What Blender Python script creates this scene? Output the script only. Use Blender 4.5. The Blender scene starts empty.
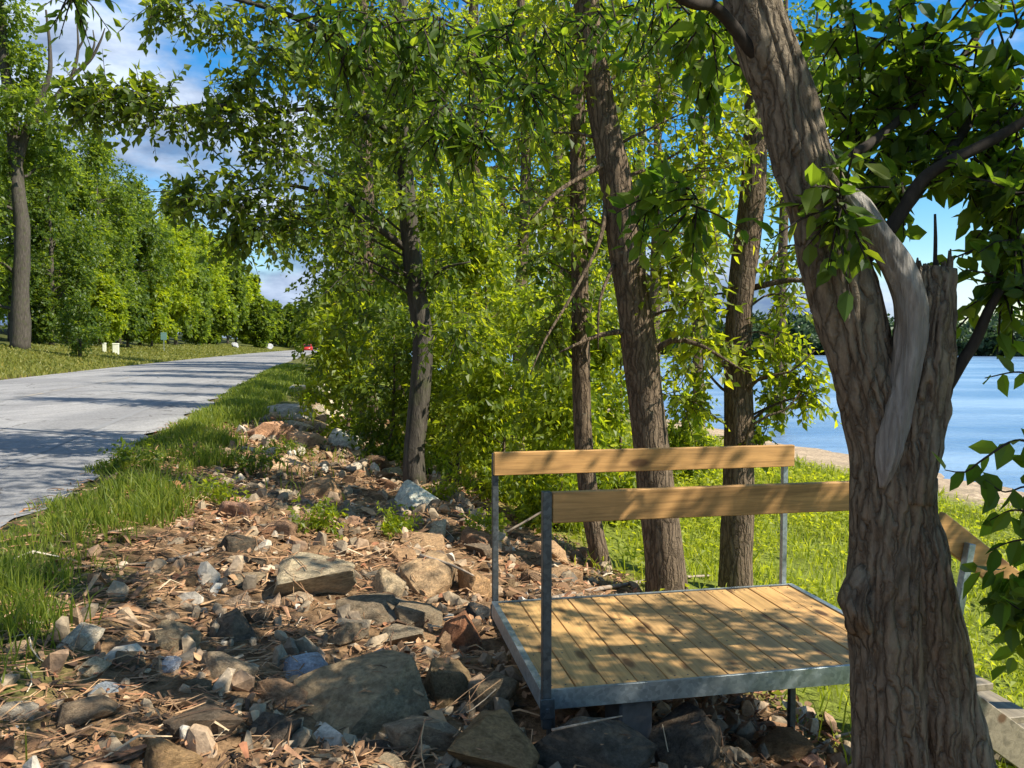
import bpy, bmesh, math, random
import numpy as np
from mathutils import Vector, Matrix, Euler
from mathutils.bvhtree import BVHTree

SC = bpy.context.scene
COL = SC.collection
rng = np.random.default_rng(7)
random.seed(7)
R = math.radians

# ------------------------------------------------------------------ camera, sky, sun, exposure
EYE, FPX, PITCH = 1.5, 830.0, R(2.76)
cam = bpy.data.objects.new("camera", bpy.data.cameras.new("camera"))
COL.objects.link(cam)
cam.location = (0, 0, EYE)
cam.rotation_euler = (R(90) - PITCH, 0, 0)
cam.data.sensor_width = 36
cam.data.lens = 36 * FPX / 1024
cam.data.clip_start, cam.data.clip_end = 0.05, 6000
SC.camera = cam
SC.view_settings.view_transform = 'Standard'
SC.view_settings.look = 'None'
SC.view_settings.exposure = 0.98
SC.view_settings.gamma = 1
SC.cycles.max_bounces = 8
SC.cycles.transparent_max_bounces = 4
SC.cycles.use_denoising = True

SUN_AZ, SUN_EL = R(110), R(44)          # clockwise from +Y
SUNV = Vector((math.sin(SUN_AZ) * math.cos(SUN_EL), math.cos(SUN_AZ) * math.cos(SUN_EL), math.sin(SUN_EL)))
sun = bpy.data.objects.new("sun", bpy.data.lights.new("sun", 'SUN'))
COL.objects.link(sun)
sun.data.energy = 4.9
sun.data.angle = R(0.53)
sun.data.color = (1.0, 0.945, 0.85)
sun.rotation_euler = SUNV.to_track_quat('Z', 'Y').to_euler()
sun.location = SUNV * 50

W = bpy.data.worlds.new("World")
SC.world = W
W.use_nodes = True
wt = W.node_tree
wn, wl = wt.nodes, wt.links
wn.clear()


def nd(tree, kind, **kw):
    n = tree.nodes.new(kind)
    for k, v in kw.items():
        if k in n.bl_rna.properties:
            setattr(n, k, v)
        else:
            n.inputs[k].default_value = v
    return n


sky = nd(wt, 'ShaderNodeTexSky')
sky.sky_type = 'NISHITA'
sky.sun_disc = False
sky.sun_elevation = SUN_EL
sky.sun_rotation = SUN_AZ
sky.air_density = 1.0
sky.dust_density = 0.3
sky.ozone_density = 2.0
hsv = nd(wt, 'ShaderNodeHueSaturation', Saturation=1.5, Value=0.88)
wl.new(sky.outputs[0], hsv.inputs['Color'])
tc = nd(wt, 'ShaderNodeTexCoord')
mp = nd(wt, 'ShaderNodeMapping')
mp.inputs['Scale'].default_value = (1.0, 1.0, 2.6)
mp.inputs['Location'].default_value = (0.35, 0.1, 0.0)
wl.new(tc.outputs['Generated'], mp.inputs[0])
cn = nd(wt, 'ShaderNodeTexNoise', Scale=2.6, Detail=8.0, Roughness=0.58)
wl.new(mp.outputs[0], cn.inputs['Vector'])
sx = nd(wt, 'ShaderNodeSeparateXYZ')
wl.new(tc.outputs['Generated'], sx.inputs[0])
# cloudier to the left of the view, clearer over the lake; a bank of cloud low over the horizon
bx_ = nd(wt, 'ShaderNodeMath', operation='MULTIPLY_ADD')
wl.new(sx.outputs['X'], bx_.inputs[0])
bx_.inputs[1].default_value = -0.24
wl.new(cn.outputs['Fac'], bx_.inputs[2])
lowm = nd(wt, 'ShaderNodeMapRange', **{'From Min': 0.0, 'From Max': 0.17, 'To Min': 0.16, 'To Max': 0.0})
wl.new(sx.outputs['Z'], lowm.inputs[0])
ad = nd(wt, 'ShaderNodeMath', operation='ADD')
wl.new(bx_.outputs[0], ad.inputs[0])
wl.new(lowm.outputs[0], ad.inputs[1])
cr = nd(wt, 'ShaderNodeMapRange', **{'From Min': 0.47, 'From Max': 0.63})
cr.interpolation_type = 'SMOOTHSTEP'
wl.new(ad.outputs[0], cr.inputs[0])
cn2 = nd(wt, 'ShaderNodeTexNoise', Scale=5.0, Detail=6.0, Roughness=0.6)
wl.new(mp.outputs[0], cn2.inputs['Vector'])
cc = nd(wt, 'ShaderNodeValToRGB')
cc.color_ramp.elements[0].position = 0.40
cc.color_ramp.elements[0].color = (0.95, 1.45, 2.4, 1)
cc.color_ramp.elements[1].position = 0.66
cc.color_ramp.elements[1].color = (3.9, 4.5, 5.5, 1)
wl.new(cn2.outputs['Fac'], cc.inputs[0])
mx = nd(wt, 'ShaderNodeMix', data_type='RGBA')
wl.new(cr.outputs[0], mx.inputs['Factor'])
wl.new(hsv.outputs[0], mx.inputs[6])
wl.new(cc.outputs[0], mx.inputs[7])
bg = nd(wt, 'ShaderNodeBackground', Strength=0.112)
wl.new(mx.outputs[2], bg.inputs[0])
wo = nd(wt, 'ShaderNodeOutputWorld')
wl.new(bg.outputs[0], wo.inputs[0])

# ------------------------------------------------------------------ helpers
CP, SP = math.cos(PITCH), math.sin(PITCH)
CT, ST = 0.969, 0.247                       # road frame: s across (towards the lake), t along


def ray(px, py):
    dx, dy = (px - 512) / FPX, (384 - py) / FPX
    return Vector((dx, CP + dy * SP, -SP + dy * CP))


def at(px, py, Y):
    d = ray(px, py)
    return Vector((0, 0, EYE)) + d * (Y / d.y)


def st_of(x, y):
    return CT * x + ST * y, -ST * x + CT * y


def xy_of(s, t):
    return CT * s - ST * t, ST * s + CT * t


def vnoise(P, seed=0):
    P = np.asarray(P, dtype=np.float64)
    I = np.floor(P).astype(np.int64)
    F = P - I
    U = F * F * (3 - 2 * F)

    def h(a, b, c):
        n = (a * 374761393 + b * 668265263 + c * 2147483647 + seed * 1274126177) & 0xffffffff
        n = ((n ^ (n >> 13)) * 1274126177) & 0xffffffff
        n = n ^ (n >> 16)
        return (n & 0xffff) / 32767.5 - 1
    out = 0
    for dx in (0, 1):
        wx = U[:, 0] if dx else 1 - U[:, 0]
        for dy in (0, 1):
            wy = U[:, 1] if dy else 1 - U[:, 1]
            for dz in (0, 1):
                wz = U[:, 2] if dz else 1 - U[:, 2]
                out = out + wx * wy * wz * h(I[:, 0] + dx, I[:, 1] + dy, I[:, 2] + dz)
    return out


def fbm(P, octv=4, seed=0, gain=0.5):
    P = np.asarray(P, dtype=np.float64)
    o, a, f = 0, 1.0, 1.0
    for i in range(octv):
        o = o + a * vnoise(P * f, seed + i * 17)
        a *= gain
        f *= 2.03
    return o


ZS = [-600, -150, -60, -40, -26, -20, -16, -13.6, -12.6, -12.2, -2.6, -2.35, -1.6, -0.8, 0.6, 2, 3.2, 5, 8, 12, 16, 19, 22, 28, 60, 1500]
ZZ = [9, 8, 5.0, 3.4, 1.6, 0.75, 0.28, 0.03, -0.01, -0.06, -0.06, -0.006, -0.03, -0.14, -0.36, -0.58, -0.92, -1.35, -1.8, -2.05, -2.25, -2.5, -2.9, -3.4, -4.2, -4.2]


def bend(t):
    t = np.clip(t, 0, None)
    return 5.5 * (t / 150.0) ** 2


def gz(X, Y, rough=True):
    X = np.atleast_1d(np.asarray(X, float))
    Y = np.atleast_1d(np.asarray(Y, float))
    s, t = st_of(X, Y)
    b = bend(np.minimum(t, 260))
    z = np.interp(s - b * np.clip(1 - (s - 1) / 20, 0, 1), ZS, ZZ)
    # far shore
    r = np.hypot(X, Y)
    far = np.clip((r - 300) / 120, 0, 1) * np.clip((s - 50) / 40, 0, 1)
    z = np.where(far > 0, np.maximum(z, -4.2 + far * 9), z)
    if rough:
        P = np.stack([X, Y, X * 0], 1)
        on = np.clip((s - b + 2.1) / 0.5, 0, 1) * np.clip((30 - s) / 8, 0, 1)
        off = np.clip((-13 - (s - b)) / 2, 0, 1)
        z = z + on * (0.05 * fbm(P * 1.3, 3, 3) + 0.02 * fbm(P * 6, 2, 9)) + off * 0.12 * fbm(P * 0.25, 3, 5)
        rk = np.clip((s + 1.0) / 0.5, 0, 1) * np.clip((3.5 - s) / 1.5, 0, 1)
        z = z + rk * 0.05 * vnoise(P * 3.1, 31)
    return z


def g1(x, y):
    return float(gz(x, y)[0])


def hit(px, py, far=400):
    """where the sight line through a pixel meets the ground"""
    d = ray(px, py)
    k = np.concatenate([np.arange(1, 40, .05), np.arange(40, far, .5)])
    zz = EYE + d.z * k
    gg = gz(d.x * k, d.y * k)
    i = np.argmax(zz < gg)
    if zz[i] >= gg[i]:
        i = len(k) - 1
    return Vector((d.x * k[i], d.y * k[i], gg[i]))


def mk(name, V, faces, mat=None, parent=None, smooth=False, cols=None):
    """V (n,3); faces: list of int arrays (m,k)"""
    V = np.asarray(V, dtype=np.float32)
    me = bpy.data.meshes.new(name)
    me.vertices.add(len(V))
    me.vertices.foreach_set('co', V.ravel())
    loops = np.concatenate([np.asarray(f).ravel() for f in faces]).astype(np.int32)
    tot = np.concatenate([np.full(len(f), np.asarray(f).shape[1], dtype=np.int32) for f in faces])
    start = np.concatenate([[0], np.cumsum(tot)[:-1]]).astype(np.int32)
    me.loops.add(len(loops))
    me.loops.foreach_set('vertex_index', loops)
    me.polygons.add(len(tot))
    me.polygons.foreach_set('loop_start', start)
    me.polygons.foreach_set('loop_total', tot)
    me.polygons.foreach_set('use_smooth', np.full(len(tot), smooth, dtype=bool))
    if cols is not None:
        a = me.color_attributes.new('zone', 'FLOAT_COLOR', 'POINT')
        a.data.foreach_set('color', np.concatenate([cols, np.ones((len(cols), 1))], 1).astype(np.float32).ravel())
    me.update(calc_edges=True)
    me.validate()
    o = bpy.data.objects.new(name, me)
    if mat:
        for m in (mat if isinstance(mat, list) else [mat]):
            me.materials.append(m)
    COL.objects.link(o)
    if parent:
        o.parent = parent
    return o


def thing(name, loc=(0, 0, 0), rz=0):
    o = bpy.data.objects.new(name, None)
    o.location = loc
    o.rotation_euler = (0, 0, rz)
    o.empty_display_size = 0.1
    COL.objects.link(o)
    return o


def tag(o, label=None, cat=None, group=None, kind=None):
    for k, v in (('label', label), ('category', cat), ('group', group), ('kind', kind)):
        if v:
            o[k] = v
    return o


class MB:
    def __init__(self):
        self.V, self.F, self.n = [], {}, 0

    def add(self, V, faces):
        V = np.asarray(V, float)
        for f in faces:
            f = np.asarray(f)
            self.F.setdefault(f.shape[1], []).append(f + self.n)
        self.V.append(V)
        self.n += len(V)

    def box(self, lo, hi, M=None, bev=0.0):
        bm = bmesh.new()
        bmesh.ops.create_cube(bm, size=1)
        for v in bm.verts:
            v.co = Vector([(lo[i] + hi[i]) / 2 + v.co[i] * (hi[i] - lo[i]) for i in range(3)])
        if bev:
            bmesh.ops.bevel(bm, geom=bm.edges[:], offset=bev, segments=1, affect='EDGES')
        self.bm(bm, M)

    def bm(self, bm, M=None):
        bmesh.ops.triangulate(bm, faces=[f for f in bm.faces if len(f.verts) > 4])
        bm.verts.ensure_lookup_table()
        if M is not None:
            bmesh.ops.transform(bm, matrix=M, verts=bm.verts)
        V = [v.co[:] for v in bm.verts]
        q = [[v.index for v in f.verts] for f in bm.faces if len(f.verts) == 4]
        t = [[v.index for v in f.verts] for f in bm.faces if len(f.verts) == 3]
        self.add(V, [np.array(x) for x in (q, t) if x])
        bm.free()

    def tube(self, pts, rad, sides=8, cap=True, res=None, disp=None):
        """smooth tube through points; disp(theta, u, P) -> radial factor"""
        pts = np.array([list(p) for p in pts], float)
        rad = np.asarray(rad, float)
        if res:
            pts, rad = resample(pts, rad, res)
        n = len(pts)
        T = np.gradient(pts, axis=0)
        T /= np.linalg.norm(T, axis=1)[:, None] + 1e-9
        ref = np.array([1.0, 0, 0]) if abs(T[0, 0]) < 0.8 else np.array([0, 1.0, 0])
        N = np.zeros_like(T)
        a = ref - T[0] * ref.dot(T[0])
        N[0] = a / np.linalg.norm(a)
        for i in range(1, n):
            a = N[i - 1] - T[i] * N[i - 1].dot(T[i])
            N[i] = a / (np.linalg.norm(a) + 1e-9)
        B = np.cross(T, N)
        th = np.arange(sides) / sides * 2 * math.pi
        c, s = np.cos(th), np.sin(th)
        rr = np.repeat(rad[:, None], sides, 1)
        D = N[:, None, :] * c[None, :, None] + B[:, None, :] * s[None, :, None]
        if disp is not None:
            ln = np.concatenate([[0], np.cumsum(np.linalg.norm(np.diff(pts, axis=0), axis=1))])
            rr = rr * disp(np.repeat(th[None], n, 0), np.repeat(ln[:, None], sides, 1), rr)
        V = (pts[:, None, :] + D * rr[:, :, None]).reshape(-1, 3)
        i = np.arange(n - 1)[:, None] * sides
        j = np.arange(sides)[None]
        k = (j + 1) % sides
        Q = np.stack([i + j, i + k, i + sides + k, i + sides + j], -1).reshape(-1, 4)
        fs = [Q]
        if cap:
            V = np.concatenate([V, pts[:1], pts[-1:]])
            jj = np.arange(sides)
            kk = (jj + 1) % sides
            fs.append(np.stack([kk, jj, np.full(sides, n * sides)], 1))
            fs.append(np.stack([jj + (n - 1) * sides, kk + (n - 1) * sides, np.full(sides, n * sides + 1)], 1))
        self.add(V, fs)

    def build(self, name, mat, parent=None, smooth=False, loc=None):
        V = np.concatenate(self.V)
        if loc is not None:
            V = V - np.asarray(loc)
        return mk(name, V, [np.concatenate(f) for f in self.F.values()], mat, parent, smooth)


def resample(P, rad, res):
    """Catmull-Rom through the points, about one ring every res metres"""
    n = len(P)
    oP, oR = [], []
    E = np.concatenate([[2 * P[0] - P[1]], P, [2 * P[-1] - P[-2]]])
    for i in range(n - 1):
        p0, p1, p2, p3 = E[i], E[i + 1], E[i + 2], E[i + 3]
        m = max(2, int(np.linalg.norm(p2 - p1) / res))
        for u in np.arange(m) / m:
            oP.append(0.5 * (2 * p1 + (p2 - p0) * u + (2 * p0 - 5 * p1 + 4 * p2 - p3) * u * u + (3 * p1 - p0 - 3 * p2 + p3) * u ** 3))
            oR.append(rad[i] * (1 - u) + rad[i + 1] * u)
    oP.append(P[-1])
    oR.append(rad[-1])
    return np.array(oP), np.array(oR)


# ------------------------------------------------------------------ materials
def newmat(name):
    m = bpy.data.materials.new(name)
    m.use_nodes = True
    m.node_tree.nodes.clear()
    return m, m.node_tree


def ramp(t, fac, stops):
    r = nd(t, 'ShaderNodeValToRGB')
    e = r.color_ramp.elements
    while len(e) < len(stops):
        e.new(0.5)
    for i, (p, c) in enumerate(stops):
        e[i].position = p
        e[i].color = (*c, 1)
    if fac is not None:
        t.links.new(fac, r.inputs[0])
    return r.outputs[0]


def noise(t, vec, scale, detail=4, rough=0.55, vscale=None, dist=0.0):
    if vscale:
        m = nd(t, 'ShaderNodeMapping')
        m.inputs['Scale'].default_value = vscale
        t.links.new(vec, m.inputs[0])
        vec = m.outputs[0]
    n = nd(t, 'ShaderNodeTexNoise', Scale=scale, Detail=detail, Roughness=rough, Distortion=dist)
    t.links.new(vec, n.inputs['Vector'])
    return n.outputs['Fac']


def mixc(t, fac, a, b, blend='MIX'):
    m = nd(t, 'ShaderNodeMix', data_type='RGBA', blend_type=blend)
    for s, v in ((m.inputs['Factor'], fac), (m.inputs[6], a), (m.inputs[7], b)):
        if isinstance(v, (int, float)):
            s.default_value = v
        elif isinstance(v, tuple):
            s.default_value = (*v, 1)
        else:
            t.links.new(v, s)
    return m.outputs[2]


def mul(t, a, k, add=0.0):
    m = nd(t, 'ShaderNodeMath', operation='MULTIPLY_ADD')
    t.links.new(a, m.inputs[0])
    m.inputs[1].default_value = k
    m.inputs[2].default_value = add
    return m.outputs[0]


def fin(t, col, rough=0.8, spec=0.3, metal=0.0, bump=None, bstr=0.5, bdist=0.02):
    b = nd(t, 'ShaderNodeBsdfPrincipled')
    for k, v in (('Base Color', col), ('Roughness', rough), ('Specular IOR Level', spec), ('Metallic', metal)):
        if isinstance(v, tuple):
            b.inputs[k].default_value = (*v, 1)
        elif isinstance(v, (int, float)):
            b.inputs[k].default_value = v
        else:
            t.links.new(v, b.inputs[k])
    if bump is not None:
        n = nd(t, 'ShaderNodeBump', Strength=bstr, Distance=bdist)
        t.links.new(bump, n.inputs['Height'])
        t.links.new(n.outputs[0], b.inputs['Normal'])
    o = nd(t, 'ShaderNodeOutputMaterial')
    t.links.new(b.outputs[0], o.inputs[0])
    return b


def objco(t):
    return nd(t, 'ShaderNodeTexCoord').outputs['Object']


def leaf_mat(name, lo, hi, trans, tw=0.45, rough=0.45, spec=0.35):
    """lo..hi leaf colours by leaf, light shining through in a yellower green"""
    m, t = newmat(name)
    g = nd(t, 'ShaderNodeNewGeometry')
    c = ramp(t, g.outputs['Random Per Island'], [(0.0, lo), (0.55, tuple((a + b) / 2 for a, b in zip(lo, hi))), (0.96, hi), (1.0, (hi[0] * 1.25, hi[1] * 1.08, hi[2]))])
    p = nd(t, 'ShaderNodeBsdfPrincipled', Roughness=rough)
    p.inputs['Specular IOR Level'].default_value = spec
    t.links.new(c, p.inputs['Base Color'])
    tr = nd(t, 'ShaderNodeBsdfTranslucent')
    tcx = mixc(t, 1.0, c, trans, 'MULTIPLY')
    t.links.new(tcx, tr.inputs[0])
    ms = nd(t, 'ShaderNodeMixShader', Fac=tw)
    t.links.new(p.outputs[0], ms.inputs[1])
    t.links.new(tr.outputs[0], ms.inputs[2])
    o = nd(t, 'ShaderNodeOutputMaterial')
    t.links.new(ms.outputs[0], o.inputs[0])
    return m


TR = (4.8, 4.0, 1.5)
M = {}
M['leaf_mid'] = leaf_mat('leaf_mid', (0.032, 0.060, 0.008), (0.098, 0.138, 0.014), TR, 0.47)
M['leaf_light'] = leaf_mat('leaf_light', (0.060, 0.098, 0.008), (0.150, 0.188, 0.014), TR, 0.52)
M['leaf_dark'] = leaf_mat('leaf_dark', (0.034, 0.066, 0.012), (0.085, 0.125, 0.016), TR, 0.46)
M['leaf_near'] = leaf_mat('leaf_near', (0.030, 0.066, 0.010), (0.078, 0.124, 0.014), TR, 0.5, 0.5, 0.25)
M['leaf_far'] = leaf_mat('leaf_far', (0.055, 0.090, 0.014), (0.130, 0.180, 0.022), (4.0, 3.5, 1.3), 0.5)
M['leaf_far_light'] = leaf_mat('leaf_far_light', (0.100, 0.150, 0.012), (0.195, 0.240, 0.020), (4.0, 3.5, 1.3), 0.5)
M['leaf_shore'] = leaf_mat('leaf_shore', (0.030, 0.060, 0.026), (0.065, 0.105, 0.036), (1.6, 1.6, 1.2), 0.25)
M['grass'] = leaf_mat('grass_blade', (0.072, 0.110, 0.014), (0.175, 0.200, 0.030), (3.2, 3.0, 1.4), 0.45, 0.5, 0.3)
M['grass_dry'] = leaf_mat('grass_dry', (0.110, 0.130, 0.022), (0.210, 0.200, 0.045), (2.6, 2.4, 1.3), 0.38, 0.5, 0.3)
M['grass_slope'] = leaf_mat('grass_slope', (0.120, 0.155, 0.014), (0.240, 0.260, 0.030), (3.2, 3.0, 1.4), 0.45, 0.5, 0.3)
M['herb'] = leaf_mat('herb_leaf', (0.170, 0.205, 0.012), (0.290, 0.310, 0.022), (3.0, 2.8, 1.2), 0.45, 0.5, 0.3)


def bark_mat(name, dark, light, vs=(9, 9, 1.6), bstr=0.9, bdist=0.03, moss=0.0):
    m, t = newmat(name)
    co = objco(t)
    n1 = noise(t, co, 2.2, 8, 0.62, vs, 0.6)
    n2 = noise(t, co, 3.0, 4, 0.6)
    n3 = noise(t, co, 60, 3, 0.6, (1, 1, 0.25))
    c = ramp(t, n1, [(0.34, dark), (0.52, tuple((a * .6 + b * .4) for a, b in zip(dark, light))), (0.68, light)])
    c = mixc(t, mul(t, n2, 0.9, -0.15), c, tuple(x * 0.62 for x in light))
    c = mixc(t, 0.35, c, ramp(t, n3, [(0.3, (0.35, 0.35, 0.35)), (0.7, (1, 1, 1))]), 'MULTIPLY')
    if moss:
        c = mixc(t, ramp(t, noise(t, co, 4, 4), [(0.5, (0, 0, 0)), (0.68, (moss,) * 3)]), c, (0.06, 0.075, 0.02))
    h = nd(t, 'ShaderNodeMath', operation='ADD')
    t.links.new(n1, h.inputs[0])
    t.links.new(mul(t, n3, 0.25), h.inputs[1])
    fin(t, c, 0.9, 0.15, 0, h.outputs[0], bstr, bdist)
    return m


def plate_bark(name, dark, mid, light, vs, bdist):
    """rough bark: long plates between dark fissures"""
    m, t = newmat(name)
    co = objco(t)
    nz = nd(t, 'ShaderNodeTexNoise', Scale=5.0, Detail=5.0, Roughness=0.6)
    t.links.new(co, nz.inputs['Vector'])
    dv = nd(t, 'ShaderNodeVectorMath', operation='MULTIPLY_ADD')
    t.links.new(nz.outputs['Color'], dv.inputs[0])
    dv.inputs[1].default_value = (0.10, 0.10, 0.10)
    t.links.new(co, dv.inputs[2])
    mp_ = nd(t, 'ShaderNodeMapping')
    mp_.inputs['Scale'].default_value = vs
    t.links.new(dv.outputs[0], mp_.inputs[0])
    vo = nd(t, 'ShaderNodeTexVoronoi', feature='DISTANCE_TO_EDGE', Scale=1.0)
    t.links.new(mp_.outputs[0], vo.inputs['Vector'])
    pl = ramp(t, vo.outputs['Distance'], [(0.0, (.35,) * 3), (0.06, (.6,) * 3), (0.20, (1, 1, 1))])
    n1 = noise(t, co, 1.0, 8, 0.7, (38, 38, 9))
    n2 = noise(t, co, 3.5, 5, 0.6)
    n3 = noise(t, co, 150, 4, 0.7, (1, 1, .35))
    c = mixc(t, pl, dark, mixc(t, n2, mid, light))
    c = mixc(t, 0.75, c, ramp(t, n1, [(.3, (.5, .48, .46)), (.65, (1.25, 1.25, 1.22))]), 'MULTIPLY')
    c = mixc(t, 0.5, c, ramp(t, n3, [(.3, (.6, .6, .6)), (.7, (1.15,) * 3)]), 'MULTIPLY')
    c = mixc(t, ramp(t, noise(t, co, 9, 6, .7), [(.60, (0, 0, 0)), (.70, (.35,) * 3)]), c, (.22, .225, .16))
    h = nd(t, 'ShaderNodeMath', operation='ADD')
    t.links.new(pl, h.inputs[0])
    h2 = nd(t, 'ShaderNodeMath', operation='ADD')
    t.links.new(mul(t, n1, 0.8), h2.inputs[0])
    t.links.new(mul(t, n3, 0.25), h2.inputs[1])
    t.links.new(h2.outputs[0], h.inputs[1])
    fin(t, c, 0.92, 0.12, 0, h.outputs[0], 1.0, bdist)
    return m


M['bark_near'] = plate_bark('bark_near', (.050, .037, .025), (.165, .125, .085), (.25, .205, .145), (27, 27, 3.0), .016)
M['bark_near_old'] = bark_mat('bark_near_old', (0.062, 0.045, 0.030), (0.27, 0.205, 0.145), (8, 8, 2.0), 1.0, 0.035)
M['bark_mid'] = plate_bark('bark_mid', (.030, .021, .014), (.125, .085, .054), (.215, .16, .105), (24, 24, 3.4), .018)
M['bark_grey'] = bark_mat('bark_grey', (0.036, 0.030, 0.022), (0.135, 0.115, 0.088), (7, 7, 1.2), 1.0, 0.04, 0.4)
M['bark_twig'] = bark_mat('bark_twig', (0.020, 0.016, 0.012), (0.062, 0.049, 0.037), (9, 9, 3), 0.5, 0.01)
M['dead_wood'] = bark_mat('dead_wood', (0.13, 0.112, 0.09), (0.44, 0.40, 0.34), (22, 22, 1.3), 1.0, 0.02)
M['drift'] = bark_mat('driftwood', (0.20, 0.145, 0.095), (0.50, 0.41, 0.31), (12, 12, 2), 0.6, 0.01)


def rock_mat():
    m, t = newmat('rock')
    co = objco(t)
    oi = nd(t, 'ShaderNodeObjectInfo')
    off = nd(t, 'ShaderNodeVectorMath', operation='ADD')
    t.links.new(co, off.inputs[0])
    sc_ = nd(t, 'ShaderNodeVectorMath', operation='SCALE')
    cmb = nd(t, 'ShaderNodeCombineXYZ', X=31.0, Y=17.0, Z=53.0)
    t.links.new(cmb.outputs[0], sc_.inputs[0])
    t.links.new(oi.outputs['Random'], sc_.inputs['Scale'])
    t.links.new(sc_.outputs[0], off.inputs[1])
    v = off.outputs[0]
    n1 = noise(t, v, 3.5, 7, 0.62, None, 0.4)
    n2 = noise(t, v, 11, 9, 0.74)
    n3 = noise(t, v, 60, 4, 0.7)
    n4 = noise(t, v, 1.6, 5, 0.6, (1, 1, 4))
    c = mixc(t, 1.0, oi.outputs['Color'], ramp(t, n1, [(0.3, (0.52, 0.50, 0.48)), (0.5, (0.9, 0.9, 0.9)), (0.7, (1.35, 1.28, 1.18))]), 'MULTIPLY')
    c = mixc(t, ramp(t, n4, [(0.52, (0, 0, 0)), (0.70, (0.55,) * 3)]), c, (0.33, 0.205, 0.115))
    c = mixc(t, 0.7, c, ramp(t, n2, [(0.34, (0.50, 0.49, 0.47)), (0.60, (1.25, 1.24, 1.22))]), 'MULTIPLY')
    c = mixc(t, ramp(t, n3, [(0.62, (0, 0, 0)), (0.75, (0.5,) * 3)]), c, (0.36, 0.34, 0.30))
    h = nd(t, 'ShaderNodeMath', operation='ADD')
    t.links.new(n2, h.inputs[0])
    t.links.new(mul(t, n3, 0.35), h.inputs[1])
    fin(t, c, 0.95, 0.08, 0, h.outputs[0], 1.0, 0.035)
    return m


M['rock'] = rock_mat()


def ground_mat():
    m, t = newmat('ground')
    co = objco(t)
    a = nd(t, 'ShaderNodeAttribute', attribute_name='zone')
    n1 = noise(t, co, 0.8, 6, 0.6)
    n2 = noise(t, co, 9, 6, 0.65)
    n3 = noise(t, co, 55, 4, 0.6)
    c = mixc(t, 1.0, a.outputs['Color'], ramp(t, n2, [(0.3, (0.45, 0.42, 0.4)), (0.5, (0.9, 0.9, 0.9)), (0.7, (1.4, 1.35, 1.3))]), 'MULTIPLY')
    c = mixc(t, 0.6, c, ramp(t, n1, [(0.35, (0.65, 0.65, 0.65)), (0.65, (1.2, 1.2, 1.15))]), 'MULTIPLY')
    c = mixc(t, 0.7, c, ramp(t, n3, [(0.3, (0.4, 0.4, 0.4)), (0.65, (1.2, 1.2, 1.2))]), 'MULTIPLY')
    h = nd(t, 'ShaderNodeMath', operation='ADD')
    t.links.new(n2, h.inputs[0])
    t.links.new(mul(t, n3, 0.4), h.inputs[1])
    fin(t, c, 0.95, 0.1, 0, h.outputs[0], 0.9, 0.03)
    return m


M['ground'] = ground_mat()


def road_mat():
    m, t = newmat('asphalt')
    co = objco(t)
    n1 = noise(t, co, 0.5, 6, 0.6, (1, 0.18, 1))
    n2 = noise(t, co, 3.0, 6, 0.65, (1, 0.3, 1))
    n3 = noise(t, co, 120, 3, 0.7)
    c = ramp(t, n1, [(0.32, (0.235, 0.228, 0.215)), (0.5, (0.310, 0.300, 0.282)), (0.68, (0.385, 0.368, 0.340))])
    c = mixc(t, 0.55, c, ramp(t, n2, [(0.3, (0.7, 0.7, 0.7)), (0.7, (1.15, 1.14, 1.12))]), 'MULTIPLY')
    c = mixc(t, 0.5, c, ramp(t, n3, [(0.3, (0.5, 0.5, 0.5)), (0.7, (1.2, 1.2, 1.2))]), 'MULTIPLY')
    big = noise(t, co, 0.22, 5, 0.65, (1, 0.5, 1), 0.8)
    c = mixc(t, ramp(t, big, [(0.50, (0, 0, 0)), (0.56, (0.75,) * 3)]), c, (0.215, 0.208, 0.198))
    fine = noise(t, co, 22, 6, 0.75)
    c = mixc(t, 0.6, c, ramp(t, fine, [(0.38, (0.5, 0.49, 0.48)), (0.6, (1.15, 1.15, 1.15))]), 'MULTIPLY')
    vo = nd(t, 'ShaderNodeTexVoronoi', feature='DISTANCE_TO_EDGE', Scale=0.42)
    ds = nd(t, 'ShaderNodeVectorMath', operation='ADD')
    t.links.new(co, ds.inputs[0])
    nz = nd(t, 'ShaderNodeTexNoise', Scale=1.3, Detail=5.0)
    t.links.new(co, nz.inputs['Vector'])
    t.links.new(nz.outputs['Color'], ds.inputs[1])
    t.links.new(ds.outputs[0], vo.inputs['Vector'])
    crk = ramp(t, vo.outputs['Distance'], [(0.004, (0.35, 0.33, 0.31)), (0.012, (1, 1, 1))])
    c = mixc(t, 0.8, c, crk, 'MULTIPLY')
    fin(t, c, 0.88, 0.25, 0, n3, 0.35, 0.008)
    return m


M['road'] = road_mat()


def paint_mat(name, col, wear=0.5):
    """worn road paint: bare asphalt colour shows through in the worn patches"""
    m, t = newmat(name)
    co = objco(t)
    n = noise(t, co, 4.0, 8, 0.7, (2.0, 0.4, 1))
    c = mixc(t, ramp(t, n, [(wear - 0.06, (0, 0, 0)), (wear + 0.06, (1, 1, 1))]), (0.215, 0.21, 0.20), col)
    fin(t, c, 0.8, 0.2)
    return m


M['line_yellow'] = paint_mat('line_yellow', (0.33, 0.265, 0.165), 0.56)
M['line_white'] = paint_mat('line_white', (0.34, 0.335, 0.315), 0.62)


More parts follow.
